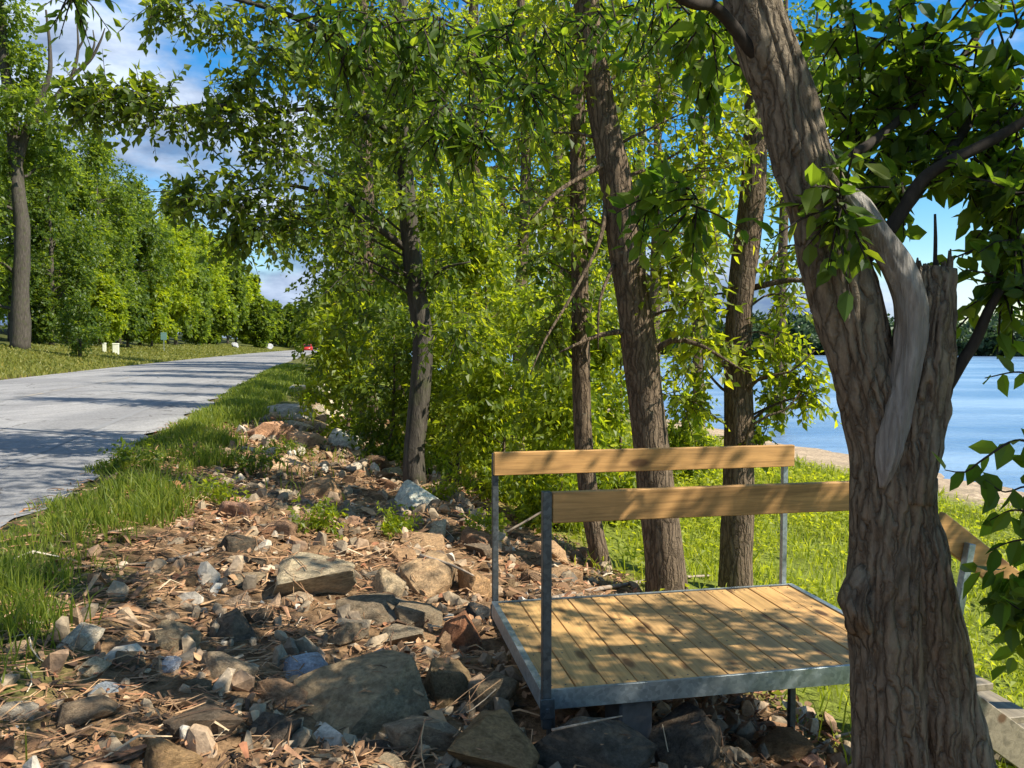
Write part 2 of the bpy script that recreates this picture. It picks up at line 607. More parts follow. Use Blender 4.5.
def wood_mat(name, axis, base=(0.50, 0.315, 0.135)):
    """planed treated pine, grain along one local axis"""
    m, t = newmat(name)
    co = objco(t)
    g = nd(t, 'ShaderNodeNewGeometry')
    off = nd(t, 'ShaderNodeVectorMath', operation='ADD')
    cm = nd(t, 'ShaderNodeCombineXYZ')
    t.links.new(mul(t, g.outputs['Random Per Island'], 37.0), cm.inputs['Z'])
    t.links.new(co, off.inputs[0])
    t.links.new(cm.outputs[0], off.inputs[1])
    v = off.outputs[0]
    sc_ = [26.0, 26.0, 26.0]
    sc_[axis] = 1.4
    n1 = noise(t, v, 1.0, 6, 0.6, tuple(sc_), 1.2)
    sc2 = [160.0, 160.0, 160.0]
    sc2[axis] = 4
    n2 = noise(t, v, 1.0, 3, 0.6, tuple(sc2))
    k = [7.0, 7.0, 7.0]
    k[axis] = 2.6
    mpv = nd(t, 'ShaderNodeMapping')
    mpv.inputs['Scale'].default_value = k
    t.links.new(v, mpv.inputs[0])
    vo = nd(t, 'ShaderNodeTexVoronoi', Scale=1.0)
    t.links.new(mpv.outputs[0], vo.inputs['Vector'])
    d = tuple(x * 0.62 for x in base)
    l = tuple(min(1, x * 1.22) for x in base)
    c = ramp(t, n1, [(0.32, d), (0.5, base), (0.68, l)])
    c = mixc(t, 0.4, c, ramp(t, n2, [(0.35, (0.7, 0.66, 0.6)), (0.6, (1.05, 1.05, 1.05))]), 'MULTIPLY')
    br = ramp(t, g.outputs['Random Per Island'], [(0, (0.74, 0.74, 0.78)), (0.5, (1, 0.98, 0.92)), (1, (1.15, 1.08, 1.0))])
    c = mixc(t, 1.0, c, br, 'MULTIPLY')
    c = mixc(t, ramp(t, vo.outputs['Distance'], [(0.13, (0.85,) * 3), (0.24, (0, 0, 0))]), c, (0.10, 0.045, 0.018))
    st = noise(t, co, 2.3, 5, 0.6)
    c = mixc(t, 0.6, c, ramp(t, st, [(0.35, (0.72, 0.75, 0.72)), (0.6, (1.05, 1.05, 1.05))]), 'MULTIPLY')
    fin(t, c, 0.62, 0.3, 0, n2, 0.25, 0.003)
    return m


M['wood_y'] = wood_mat('pine_decking', 1, (0.51, 0.305, 0.118))
M['wood_grey'] = wood_mat('weathered_tread', 1, (0.27, 0.225, 0.155))
M['wood_x'] = wood_mat('pine_rail', 0, (0.52, 0.285, 0.098))


def metal_mat(name, col, rough):
    m, t = newmat(name)
    co = objco(t)
    n = noise(t, co, 14, 5, 0.6)
    vo = nd(t, 'ShaderNodeTexVoronoi', Scale=55.0)
    t.links.new(co, vo.inputs['Vector'])
    bw = nd(t, 'ShaderNodeRGBToBW')
    t.links.new(vo.outputs['Color'], bw.inputs[0])
    c = mixc(t, 0.4, col, bw.outputs[0], 'SOFT_LIGHT')
    c = mixc(t, 0.5, c, ramp(t, n, [(0.3, (0.62, 0.66, 0.68)), (0.7, (1.1, 1.1, 1.1))]), 'MULTIPLY')
    fin(t, c, mul(t, n, 0.3, rough - 0.12), 0.5, 0.75, n, 0.1, 0.003)
    return m


M['galv'] = metal_mat('galvanised_steel', (0.33, 0.37, 0.37), 0.42)
M['steel_dark'] = metal_mat('grey_steel', (0.10, 0.112, 0.112), 0.5)


def plain(name, col, rough=0.5, spec=0.4, metal=0.0, var=0.2):
    m, t = newmat(name)
    n = noise(t, objco(t), 6, 4)
    c = mixc(t, 1.0, col, ramp(t, n, [(0.3, (1 - var,) * 3), (0.7, (1 + var * .4,) * 3)]), 'MULTIPLY')
    fin(t, c, rough, spec, metal)
    return m


M['concrete'] = plain('concrete', (0.11, 0.10, 0.09), 0.9, 0.2, 0, 0.6)
M['car_red'] = plain('car_paint_red', (0.42, 0.03, 0.02), 0.3, 0.5, 0, 0.05)
M['glass'] = plain('car_glass', (0.02, 0.025, 0.03), 0.08, 0.6)
M['tyre'] = plain('rubber', (0.02, 0.02, 0.02), 0.85, 0.2)
M['chrome'] = plain('hub_metal', (0.5, 0.5, 0.5), 0.3, 0.5, 0.8)
M['lamp_red'] = plain('lamp_red', (0.5, 0.02, 0.02), 0.25, 0.5)
M['lamp_white'] = plain('lamp_white', (0.7, 0.7, 0.68), 0.2, 0.5)
M['cream'] = plain('cream_plastic', (0.62, 0.62, 0.45), 0.5)
M['sign_back'] = plain('sign_green', (0.085, 0.16, 0.13), 0.5)


def water_mat():
    m, t = newmat('lake_water')
    co = objco(t)
    n1 = noise(t, co, 0.9, 6, 0.6, (0.6, 1.0, 1))
    n2 = noise(t, co, 0.06, 5, 0.6, (0.5, 1.6, 1))
    n3 = noise(t, co, 5.0, 4, 0.6, (0.7, 1.0, 1))
    c = ramp(t, n2, [(0.40, (0.10, 0.185, 0.31)), (0.60, (0.25, 0.35, 0.46))])  # blue of the reflected sky put into the base colour, in wind patches
    h = nd(t, 'ShaderNodeMath', operation='ADD')
    t.links.new(n1, h.inputs[0])
    t.links.new(mul(t, n3, 0.2), h.inputs[1])
    b = fin(t, c, 0.22, 0.5, 0, h.outputs[0], 0.8, 0.22)
    return m


M['water'] = water_mat()

# ------------------------------------------------------------------ ground, road, lake
def axis_grid(lo, hi, fine0, fine1, df, grow=1.12):
    mid = list(np.arange(fine0, fine1 + 1e-6, df))
    a, d = fine1, df
    up = []
    while a < hi:
        d *= grow
        a += d
        up.append(min(a, hi))
    a, d = fine0, df
    dn = []
    while a > lo:
        d *= grow
        a -= d
        dn.append(max(a, lo))
    return np.array(dn[::-1] + mid + up)


sg = axis_grid(-900, 1400, -3.2, 4.2, 0.055)
tg = axis_grid(-40, 1800, 1.0, 12, 0.07, 1.06)
S2, T2 = np.meshgrid(sg, tg)
# follow the bend of the road with the columns
Sb = S2 + bend(np.minimum(T2, 260)) * np.clip(1 - np.abs(S2) / 60, 0, 1)
X2, Y2 = xy_of(Sb, T2)
gx, gy = X2.ravel(), Y2.ravel()
gzv = gz(gx, gy)
ns, nt = len(sg), len(tg)
ii = (np.arange(nt - 1)[:, None] * ns + np.arange(ns - 1)[None]).ravel()
quads = np.stack([ii, ii + 1, ii + ns + 1, ii + ns], 1)
s_, t_ = st_of(gx, gy)
s_ = s_ - bend(np.minimum(t_, 260)) * np.clip(1 - np.abs(s_) / 60, 0, 1)
wob = 0.35 * fbm(np.stack([gx, gy, gx * 0], 1) * 0.9, 3, 77)
litter = np.array([0.230, 0.142, 0.074])
dirt = np.array([0.150, 0.105, 0.062])
vergec = np.array([0.105, 0.110, 0.030])
slope = np.array([0.165, 0.195, 0.030])
sand = np.array([0.44, 0.335, 0.225])
lawn = np.array([0.155, 0.155, 0.030])
bed = np.array([0.12, 0.11, 0.08])
cols = np.zeros((len(gx), 3))
keys = [(-40, (0.05, 0.06, 0.02)), (-21, (0.09, 0.10, 0.025)), (-18, lawn), (-12.8, lawn), (-12.5, dirt), (-2.5, dirt * 1.2), (-2.15, vergec), (-1.55, vergec), (-1.2, litter),
        (2.6, litter), (3.3, slope), (15.0, slope), (15.8, sand), (19.2, sand), (20.5, bed), (60, bed), (110, (0.05, 0.07, 0.03))]
kx = [k[0] for k in keys]
for c in range(3):
    cols[:, c] = np.interp(s_ + wob * (s_ < 40), kx, [k[1][c] for k in keys])
farv = np.clip((t_ - 16) / 8, 0, 1) * (np.abs(s_ - 1) < 3.2)
cols = cols * (1 - farv[:, None]) + (0.12, 0.12, 0.035) * farv[:, None]
ground = tag(mk('ground', np.stack([gx, gy, gzv], 1), [quads], M['ground'], None, True, cols), kind='structure')

# road sheet with the bend
tr = np.concatenate([np.arange(-40, 40, 1.0), np.arange(40, 300, 3.0), np.arange(300, 420, 6)])


def strip(name, a, b, z, mat, seg=None, wob=0.0, ts=None):
    ts = tr if ts is None else ts
    V = []
    n = len(ts)
    bb = bend(ts)
    nzL = wob * fbm(np.stack([ts * 0.8, ts * 0, ts * 0], 1), 4, 5)
    sL, sR = a + bb, b + bb + nzL
    nc = 12
    for k in range(nc + 1):
        ss = sL + (sR - sL) * k / nc
        x, y = xy_of(ss, ts)
        mid = (ss - bb + 7.4) / 4.9
        V.append(np.stack([x, y, z + 0.06 * (1 - mid * mid)], 1))
    V = np.concatenate(V)
    i = np.arange(n - 1)
    Q = np.concatenate([np.stack([k * n + i, (k + 1) * n + i, (k + 1) * n + i + 1, k * n + i + 1], 1) for k in range(nc)])
    return tag(mk(name, V, [Q], mat, None, True), kind='structure')


tf = np.arange(-20, 60, 0.12)
tf = np.concatenate([tf, np.arange(60, 420, 2)])
strip('road', -12.5, -2.32, 0.0, M['road'], wob=0.26, ts=tf)
strip('centre_line', -7.62, -7.42, 0.005, M['line_yellow'], ts=tf)
strip('edge_line', -3.60, -3.46, 0.005, M['line_white'], ts=tf)
strip('far_edge_line', -11.75, -11.62, 0.005, M['line_white'], ts=tf)

lx, ly = xy_of(np.array([14.0, 1500, 1500, 14.0]), np.array([-60.0, -60, 1900, 1900]))
tag(mk('lake_water', np.stack([lx, ly, np.full(4, -2.5)], 1), [np.array([[0, 1, 2, 3]])], M['water']), kind='structure')

# ------------------------------------------------------------------ foliage machinery
def unit(a):
    return a / (np.linalg.norm(a, axis=-1, keepdims=True) + 1e-9)


LEAF_SHAPES = {
    'quad': (np.array([[0, 0], [.42, .5], [1, 0], [.42, -.5]]), [[0, 3, 2, 1]]),
    'ovate': (np.array([[0, 0], [.22, .40], [.55, .45], [1, 0], [.55, -.45], [.22, -.40]]), [[0, 3, 2, 1], [0, 5, 4, 3]]),
    'lance': (np.array([[0, 0], [.25, .42], [.6, .36], [1, 0], [.6, -.36], [.25, -.42]]), [[0, 3, 2, 1], [0, 5, 4, 3]]),
}


def leaf_arrays(P, A, N, L, Wd, shape='quad', fold=0.22, droop=0.15):
    tpl, fc = LEAF_SHAPES[shape]
    A = unit(A)
    N = unit(N - A * np.sum(N * A, -1, keepdims=True))
    B = np.cross(N, A)
    u, v = tpl[:, 0], tpl[:, 1]
    V = (P[:, None] + A[:, None] * (L[:, None] * u)[..., None] + B[:, None] * (Wd[:, None] * v)[..., None]
         + N[:, None] * (Wd[:, None] * np.abs(v) * fold - L[:, None] * droop * u ** 2)[..., None])
    n, k = len(P), len(tpl)
    base = np.arange(n)[:, None] * k
    F = np.concatenate([base + np.array(f)[None] for f in fc])
    return V.reshape(-1, 3), F


def sprays(centres, rads, ntw, nleaf, tlen, L, wr=0.6, droop=0.35, shape='quad', rg=None, out=0.5, twigs=None, core=None, keep=None, spread=0.9):
    """twigs with alternate leaves inside ellipsoids. returns leaf verts/faces"""
    rg = rg or rng
    centres = np.asarray(centres, float)
    rads = np.asarray(rads, float)
    ci = np.repeat(np.arange(len(centres)), ntw)
    n = len(ci)
    d = unit(rg.normal(size=(n, 3)))
    q = rg.random(n)[:, None] ** 0.45
    S = centres[ci] + d * q * rads[ci] * 0.85
    od = unit(S - (core if core is not None else centres[ci]) + 1e-6)
    D = unit(rg.normal(size=(n, 3)) * 0.7 + od * out + np.array([0, 0, -droop]))
    TL = tlen * rg.uniform(0.6, 1.3, n)
    u = (np.arange(nleaf) + 0.6) / nleaf
    # points along a drooping twig
    P = S[:, None] + D[:, None] * (TL[:, None] * u)[..., None]
    P[..., 2] -= droop * 0.5 * TL[:, None] * u ** 2
    side = unit(np.cross(D, rg.normal(size=(n, 3))))
    sg_ = np.where(np.arange(nleaf) % 2 == 0, 1.0, -1.0)
    A = D[:, None] * 0.65 + side[:, None] * sg_[None, :, None] * spread + rg.normal(size=(n, nleaf, 3)) * 0.28
    A[..., 2] -= 0.28
    N = np.array([0, 0, 1.0]) + rg.normal(size=(n, nleaf, 3)) * 0.55
    P, A, N = P.reshape(-1, 3), A.reshape(-1, 3), N.reshape(-1, 3)
    LL = L * rg.uniform(0.45, 1.4, len(P))
    if keep is not None:
        k = keep(P)
        P, A, N, LL = P[k], A[k], N[k], LL[k]
    if twigs is not None:
        for i in range(n):
            a = S[i]
            e = S[i] + D[i] * TL[i] + np.array([0, 0, -droop * 0.5 * TL[i]])
            mdl = S[i] + D[i] * TL[i] * .5 + np.array([0, 0, -droop * 0.125 * TL[i]])
            twigs.tube([a, mdl, e], [0.006, 0.0045, 0.002], 3, cap=False)
    return leaf_arrays(P, A, N, LL, LL * wr, shape)


def limb_pts(a, b, sag=0.15, jit=0.06, n=5):
    a, b = np.asarray(a, float), np.asarray(b, float)
    u = np.linspace(0, 1, n)
    L = np.linalg.norm(b - a)
    P = a + (b - a) * u[:, None]
    P[:, 2] += sag * L * np.sin(u * math.pi) * 0.6
    P[1:-1] += rng.normal(size=(n - 2, 3)) * jit * L
    return P


def join(parts):
    V = np.concatenate([p[0] for p in parts])
    o, F = 0, []
    for v, f in parts:
        F.append(f + o)
        o += len(v)
    return V, np.concatenate(F)


def tree(name, trunk, r, clusters, crad, leaf, loc, ntw=20, nleaf=9, tlen=0.6, L=0.1, wr=0.6, bark='bark_mid', shape='quad',
         droop=0.35, sides=14, res=0.3, limbs=True, disp=None, twig=False, core=None, extra=None, limb_r=0.3, keep=None, limb_p=.75):
    """trunk: world points; clusters: world centres. One thing with trunk, limbs, crown"""
    loc = np.asarray(loc, float)
    root = thing(name, loc)
    tb = MB()
    trunk = np.array([list(p) for p in trunk], float)
    tb.tube(trunk, r, sides, res=res, disp=disp)
    clusters = np.asarray(clusters, float)
    crad = np.asarray(crad, float)
    lb = tb
    if limbs:
        tp, trr = resample(trunk, np.asarray(r, float), 0.25)
        for c in clusters:
            if rng.random() > limb_p:
                continue
            # leave the trunk below the cluster
            dd = np.abs(tp[:, 2] - (c[2] - 0.45 * np.linalg.norm(tp[:, :2] - c[:2], axis=1)))
            i = int(np.argmin(dd))
            P = limb_pts(tp[i], c, 0.12)
            r0 = max(0.006, trr[i] * limb_r)
            lb.tube(P, np.linspace(r0, max(r0 * .2, .004), len(P)), 6, cap=False, res=0.35)
    if extra:
        for P, rr in extra:
            eb = MB()
            eb.tube(P, rr, 7, cap=True, res=0.12)
            eb.build('branch', M[bark], root, True, loc)
    tw = MB() if twig else None
    V, F = sprays(clusters, crad, ntw, nleaf, tlen, L, wr, droop, shape, twigs=lb if twig else None, core=core, keep=keep)
    tb.build('trunk', M[bark], root, True, loc)
    mk('crown', V - loc, [F], M[leaf], root)
    return root


def ellip_clusters(c, rad, n, shell=0.35, rg=None, zcut=None):
    rg = rg or rng
    d = unit(rg.normal(size=(n, 3)))
    q = rg.uniform(shell, 1.0, n)[:, None] ** 0.6
    P = np.asarray(c) + d * q * np.asarray(rad)
    return P


def bark_disp(seed, k=9, amp=0.07, wav=0.05, vf=1.3, brk=.35):
    def f(th, ln, rr):
        P = np.stack([np.cos(th) * 2.2 + seed, np.sin(th) * 2.2, ln * vf], -1).reshape(-1, 3)
        w = vnoise(P, seed)
        w2 = vnoise(P * np.array([1, 1, 1.9]) + 40, seed + 2)
        ph = th.ravel() * k + w * 2.6
        ridge = 1 - np.abs(np.sin(ph))          # sharp furrow lines
        br = vnoise(np.stack([np.cos(th) * 5, np.sin(th) * 5, ln * (7 if brk < .5 else 15)], -1).reshape(-1, 3), seed + 5)
        d = 1 + wav * w2 + amp * (0.35 - ridge ** 2.2) + amp * brk * br
        return d.reshape(th.shape)
    return f


# ------------------------------------------------------------------ far shore and far-off woods
def quadcloud(P, size, rg=rng):
    n = len(P)
    A = rg.normal(size=(n, 3))
    N = rg.normal(size=(n, 3)) + np.array([0.3, -0.2, 0.8])
    L = size * rg.uniform(0.6, 1.3, n)
    return leaf_arrays(P, A, N, L, L * 0.8, 'quad')


parts = []
for i in range(230):
    ang = R(rng.uniform(2, 40))
    rr = rng.uniform(312, 380)
    x, y = rr * math.sin(ang), rr * math.cos(ang)
    z = g1(x, y)
    h = rng.uniform(7, 13) * (1 + .15 * math.sin(ang * 23))
    w = rng.uniform(4, 7)
    m = 360
    d = unit(rng.normal(size=(m, 3)))
    P = np.array([x, y, z + h * .5]) + d * rng.uniform(.5, 1, m)[:, None] * np.array([w, w, h * .55])
    P[:, 2] = np.maximum(P[:, 2], z + .2)
    parts.append(quadcloud(P, 2.0))
V, F = join(parts)
tag(mk('far_shore_woods', V, [F], M['leaf_shore']), 'dark green wooded shore on the far side of the blue lake', 'woods', kind='stuff')

# trees across the road and beyond the bend, each its own thing
FAR = [  # px, Y, top px, half width px, leaf, label
    (12, 78, 95, 60, 'leaf_far', 'tall dark tree behind the big old roadside trunk at the left edge'),
    (52, 74, 126, 44, 'leaf_dark', 'dark round tree just right of the big old roadside trunk'),
    (100, 72, 122, 46, 'leaf_far', 'tall mid green tree behind the bushy dark shrub across the road'),
    (76, 90, 150, 44, 'leaf_far', 'rounded tree in the second row above the bushy dark shrub'),
    (140, 84, 176, 36, 'leaf_far', 'mid green tree above the two pale utility posts'),
    (128, 66, 262, 26, 'leaf_dark', 'low dark tree directly behind the two pale utility posts'),
    (168, 82, 212, 32, 'leaf_far_light', 'yellow green tree behind the teal road sign across the road'),
    (176, 100, 188, 32, 'leaf_far', 'taller rear tree above the teal road sign'),
    (204, 100, 216, 30, 'leaf_far_light', 'bright yellow green tree midway along the far roadside'),
    (196, 84, 272, 22, 'leaf_far', 'short bushy tree right of the teal road sign at the lawn edge'),
    (228, 128, 232, 22, 'leaf_far', 'narrow tree behind the pale boulders on the far verge'),
    (236, 112, 262, 20, 'leaf_far_light', 'light green tree directly behind the pale boulders'),
    (250, 160, 272, 17, 'leaf_far_light', 'light green tree right of the pale boulders near the bend'),
    (262, 190, 296, 13, 'leaf_far', 'small distant tree left of the road bend'),
    (275, 230, 303, 13, 'leaf_far', 'distant tree closing the road, left of two'),
    (291, 240, 305, 13, 'leaf_far', 'distant tree at the very end of the road above the bend'),
    (306, 230, 302, 13, 'leaf_far', 'distant tree above the red car'),
    (322, 210, 296, 15, 'leaf_far', 'distant tree right of the red car'),
    (30, 96, 110, 60, 'leaf_far_light', 'light tree in the back row between the old trunk and the dark round tree'),
    (120, 104, 150, 50, 'leaf_dark', 'dark tree in the back row right of the dark round tree'),
    (-30, 84, 150, 46, 'leaf_far', 'tree cut by the left edge behind the old trunk'),
    (40, 74, 270, 22, 'leaf_dark', 'low dark bush right behind the foot of the old trunk'),
    (152, 74, 272, 22, 'leaf_far_light', 'low light green bush left of the teal road sign'),
    (216, 104, 280, 20, 'leaf_far', 'low bush left of the pale boulders'),
    (104, 76, 268, 24, 'leaf_far_light', 'low light tree between the dark shrub and the marker post'),
]
for (px, Y, top, hw, lm, lab) in FAR:
    if px < 262:
        while CT * (px - 512) / FPX * Y + ST * Y - float(bend(np.array(Y * .97))) > -(19.0 + hw / FPX * Y * .8) and Y < 260:
            Y += 2
    X = (px - 512) / FPX * Y
    z = g1(X, Y)
    h = EYE + (344 - top) / FPX * Y - z
    w = hw / FPX * Y
    c = np.array([X, Y, z + h * 0.5])
    ncl = 46
    cl = ellip_clusters(c, (w * 0.85, w * 0.85, h * 0.46), ncl, 0.45)
    cl[:, 2] = np.maximum(cl[:, 2], z + h * rng.choice([.06, .12, .2]))
    nar = np.clip((cl[:, 2] - z) / h - .45, 0, 1)[:, None] * rng.uniform(.5, 1.3)
    cl[:, :2] = cl[:, :2] * (1 - nar) + np.array([X, Y]) * nar
    cr_ = np.repeat(np.array([[w * .27, w * .27, h * .085]]), ncl, 0) * rng.uniform(.6, 1.35, (ncl, 1))
    sz = max(0.24, 3.3 / FPX * Y)
    tr_ = tree('roadside_tree', [(X, Y, z - .2), (X + w * .05, Y, z + h * .4), (X, Y, z + h * .85)], [max(.15, w * .06), max(.12, w * .045), .04],
               cl, cr_, lm, (X, Y, z), ntw=46, nleaf=8, tlen=w * 0.22, L=sz, wr=0.75, bark='bark_grey', sides=8, res=1.0, droop=.2, limb_r=.35)
    tag(tr_, lab, 'tree', 'trees across the road')

# big old tree at the left edge
Yg = 64.0
b0 = at(20, 340, Yg)
b0.z = g1(b0.x, Yg)
tk = [b0 - Vector((0, 0, .3)), at(21, 280, Yg), at(22, 230, Yg), at(17, 180, Yg), at(12, 120, Yg), at(4, 60, Yg), at(0, 0, Yg), at(-6, -60, Yg)]
k = Yg / FPX
cl, cr_ = [], []
for (px, py, rx, ry) in [(10, 10, 26, 22), (-10, 40, 40, 30), (26, 60, 16, 22), (20, 100, 34, 18), (50, 130, 22, 16), (-20, 110, 30, 30), (5, 165, 26, 22), (-40, 0, 40, 40), (0, -50, 34, 30), (-30, 190, 26, 30), (60, 165, 20, 18), (-8, 215, 12, 16), (-14, 260, 10, 20), (30, 90, 20, 14), (25, 150, 14, 12), (-12, 300, 10, 10)]:
    cl.append(at(px, py, Yg + rng.uniform(-3, 3)))
    cr_.append((rx * k, ry * k, ry * k))
ex = [([at(16, 170, Yg), at(30, 120, Yg), at(48, 80, Yg), at(50, 50, Yg), at(46, 10, Yg)], np.array([5, 4, 2.6, 1.8, 1]) * k),
      ([at(60, 92, Yg), at(72, 76, Yg), at(78, 50, Yg), at(77, 20, Yg)], np.array([2.4, 2, 1.3, .6]) * k),
      ([at(72, 76, Yg), at(90, 60, Yg), at(100, 42, Yg), at(105, 28, Yg)], np.array([2, 1.7, 1.1, .5]) * k),
      ([at(84, 66, Yg), at(94, 46, Yg), at(93, 30, Yg)], np.array([1.5, 1, .5]) * k),
      ([at(78, 50, Yg), at(84, 38, Yg), at(88, 22, Yg)], np.array([1.2, .9, .4]) * k),
      ([at(30, 130, Yg), at(48, 108, Yg), at(60, 92, Yg)], np.array([3, 2.8, 2.4]) * k)]
t_big = tree('old_roadside_tree', tk, np.array([9.5, 7.5, 7, 6.2, 5.5, 4.2, 3.2, 2]) * k, cl, cr_, 'leaf_far', b0, ntw=105, nleaf=8, tlen=1.2, L=.36, wr=.75,
             bark='bark_grey', sides=14, res=.8, extra=ex, disp=bark_disp(3, 7, .08, .08))
tag(t_big, 'big old tree with thick trunk and bare dead twigs at the left edge', 'tree', 'trees across the road')

# bush on the far verge
b0 = hit(80, 358)
k = b0.y / FPX
cl = [at(80 + dx, 358 - dy, b0.y + dz) for dx, dy, dz in [(0, 14, 0), (-14, 24, 1), (14, 24, -1), (0, 34, 0), (-12, 42, .5), (12, 42, 0), (0, 54, 0), (-4, 64, 0), (6, 26, -1.5), (-6, 30, 1.5), (18, 34, 0), (-20, 32, 0)]]
t_b = tree('roadside_bush', [b0, at(80, 335, b0.y), at(79, 305, b0.y)], np.array([2, 1.4, .6]) * k, cl, [(10 * k, 10 * k, 9 * k)] * len(cl), 'leaf_dark', b0, ntw=46, nleaf=7, tlen=.5, L=.22, wr=.7, bark='bark_grey', sides=7, res=.5)
tag(t_b, 'bushy dark green shrub standing alone on the mown verge across the road', 'bush')

# pale boulders on the far verge, utility posts, sign, car come further down with the objects

# ------------------------------------------------------------------ bank trees right of the road
def gtree(px, Y, rpx, top, clist, leaf, label, L=.11, ntw=24, nleaf=9, tlen=.55, lean=0, bark='bark_mid', name='bank_tree', droop=.35, extra=None, path=None, shape='quad', base_py=None, twig=False, wr=.62, disp=None, sides=14, limb_r=.3, limb_p=.75):
    """clist: (px, py, rx px, ry px[, dY]) leaf masses"""
    k = Y / FPX
    X = (px - 512) / FPX * Y
    z = g1(X, Y)
    if path is None:
        zt = EYE + (344 - top) / FPX * Y
        u = np.linspace(0, 1, 5)
        path = [(X + lean * k * q + (rng.normal() * .06 if 0 < q < 1 else 0), Y + rng.normal() * .05, z - .2 + (zt - z + .2) * q) for q in u]
        rr = np.array([1.25, 1.0, .85, .62, .25]) * rpx * k
    else:
        rr = np.array([q[2] for q in path]) * k
        path = [at(q[0], q[1], Y) for q in path]
        path[0] = Vector((path[0].x, path[0].y, min(path[0].z, g1(path[0].x, path[0].y) - .1)))
    cl, cr_ = [], []
    for c in clist:
        dY = c[4] if len(c) > 4 else rng.uniform(-.8, .8) * max(c[2], 40) * k * .6
        cl.append(at(c[0], c[1], Y + dY))
        cr_.append((c[2] * k, max(c[2], c[3]) * k * .8, c[3] * k))
    loc = (path[0][0], path[0][1], g1(path[0][0], path[0][1]))
    o = tree(name, path, rr, cl, cr_, leaf, loc, ntw=ntw, nleaf=nleaf, tlen=tlen, L=L, bark=bark, droop=droop, extra=extra, shape=shape, twig=twig, wr=wr, disp=disp, sides=sides, limb_r=limb_r, limb_p=limb_p)
    return tag(o, label, 'tree', 'trees on the lake bank')


def auto(px, hw, y0, y1, n, r=.36):
    """masses filling a crown box in the picture"""
    out = []
    for i in range(n):
        a = rng.uniform(-1, 1)
        yy = rng.uniform(0, 1)
        wdt = 0.45 + 0.55 * math.sin(math.pi * min(1, .18 + .82 * yy))
        out.append((px + a * hw * wdt, y0 + (y1 - y0) * yy, hw * r, hw * r * .75))
    return out


# far ones first
gtree(366, 62, 4, 120, auto(366, 36, 135, 335, 34), 'leaf_mid', 'slim light tree furthest along the lake bank beside the road verge', L=.28, ntw=24, nleaf=7, tlen=1.2)
gtree(346, 95, 4, 190, auto(346, 22, 200, 335, 22), 'leaf_far', 'small tree at the bend a little right of the red car', L=.36, ntw=22, nleaf=6, tlen=1.5)
gtree(362, 40, 5, 60, auto(362, 48, 90, 350, 44), 'leaf_mid', 'bushy bank tree just left of the brown background trunk', L=.2, ntw=24, nleaf=8, tlen=1.0)
gtree(400, 34, 5, 20, auto(405, 62, 30, 370, 44), 'leaf_light', 'sunlit bank tree directly behind the slim grey trunk', L=.19, ntw=22, nleaf=8, tlen=.9)
gtree(368, 19, 9, -60, auto(352, 72, 40, 370, 44, .3), 'leaf_mid', 'bank tree with a straight brown trunk left of the slim grey trunk', L=.14, ntw=24, nleaf=9, tlen=.7)
gtree(474, 26, 8, -120, auto(470, 80, -20, 360, 46, .3), 'leaf_light', 'tall bank tree with a pale trunk right of the slim grey trunk', L=.16, ntw=20, nleaf=8, tlen=.8)
gtree(517, 21, 6, -150, auto(525, 80, -20, 330, 42, .3), 'leaf_light', 'slim pale background tree between the grey trunk and the twin trunks', L=.14, ntw=20, nleaf=8, tlen=.7, lean=8)
gtree(560, 30, 7, -60, auto(580, 70, 60, 400, 42, .3), 'leaf_light', 'yellow green tree behind the thin dark leaning trunk', L=.17, ntw=20, nleaf=8, tlen=.8)
gtree(655, 32, 6, 30, auto(655, 60, -10, 340, 34, .3), 'leaf_light', 'sunlit tree by the water behind the thick twin trunks', L=.17, ntw=17, nleaf=8, tlen=.8)

for (px, Y, hw, y0, y1, n, L, lm, lab) in [
        (430, 52, 66, -20, 340, 62, .27, 'leaf_light', 'tall pale green tree in the far row above the white boulder'),
        (500, 46, 70, -40, 340, 64, .25, 'leaf_mid', 'tall tree in the far row above the left end of the rails'),
        (575, 42, 66, -40, 345, 64, .24, 'leaf_light', 'tall tree in the far row behind the thin dark leaning trunk'),
        (640, 46, 56, -40, 330, 48, .25, 'leaf_mid', 'tall tree in the far row left of the thick brown trunk top'),
        (700, 40, 46, -40, 250, 22, .23, 'leaf_light', 'tall tree in the far row between the two brown trunks'),
        (375, 60, 50, 10, 338, 50, .30, 'leaf_light', 'light green tree in the far row left of the slim grey trunk'),
        (780, 44, 46, -40, 190, 18, .23, 'leaf_mid', 'tall airy tree in the far row seen left of the forked tree top')]:
    gtree(px, Y, 5, y0 - 20, auto(px, hw, y0, y1, n, .34), lm, lab, L=L, ntw=22, nleaf=8, tlen=1.1, limb_r=.2)

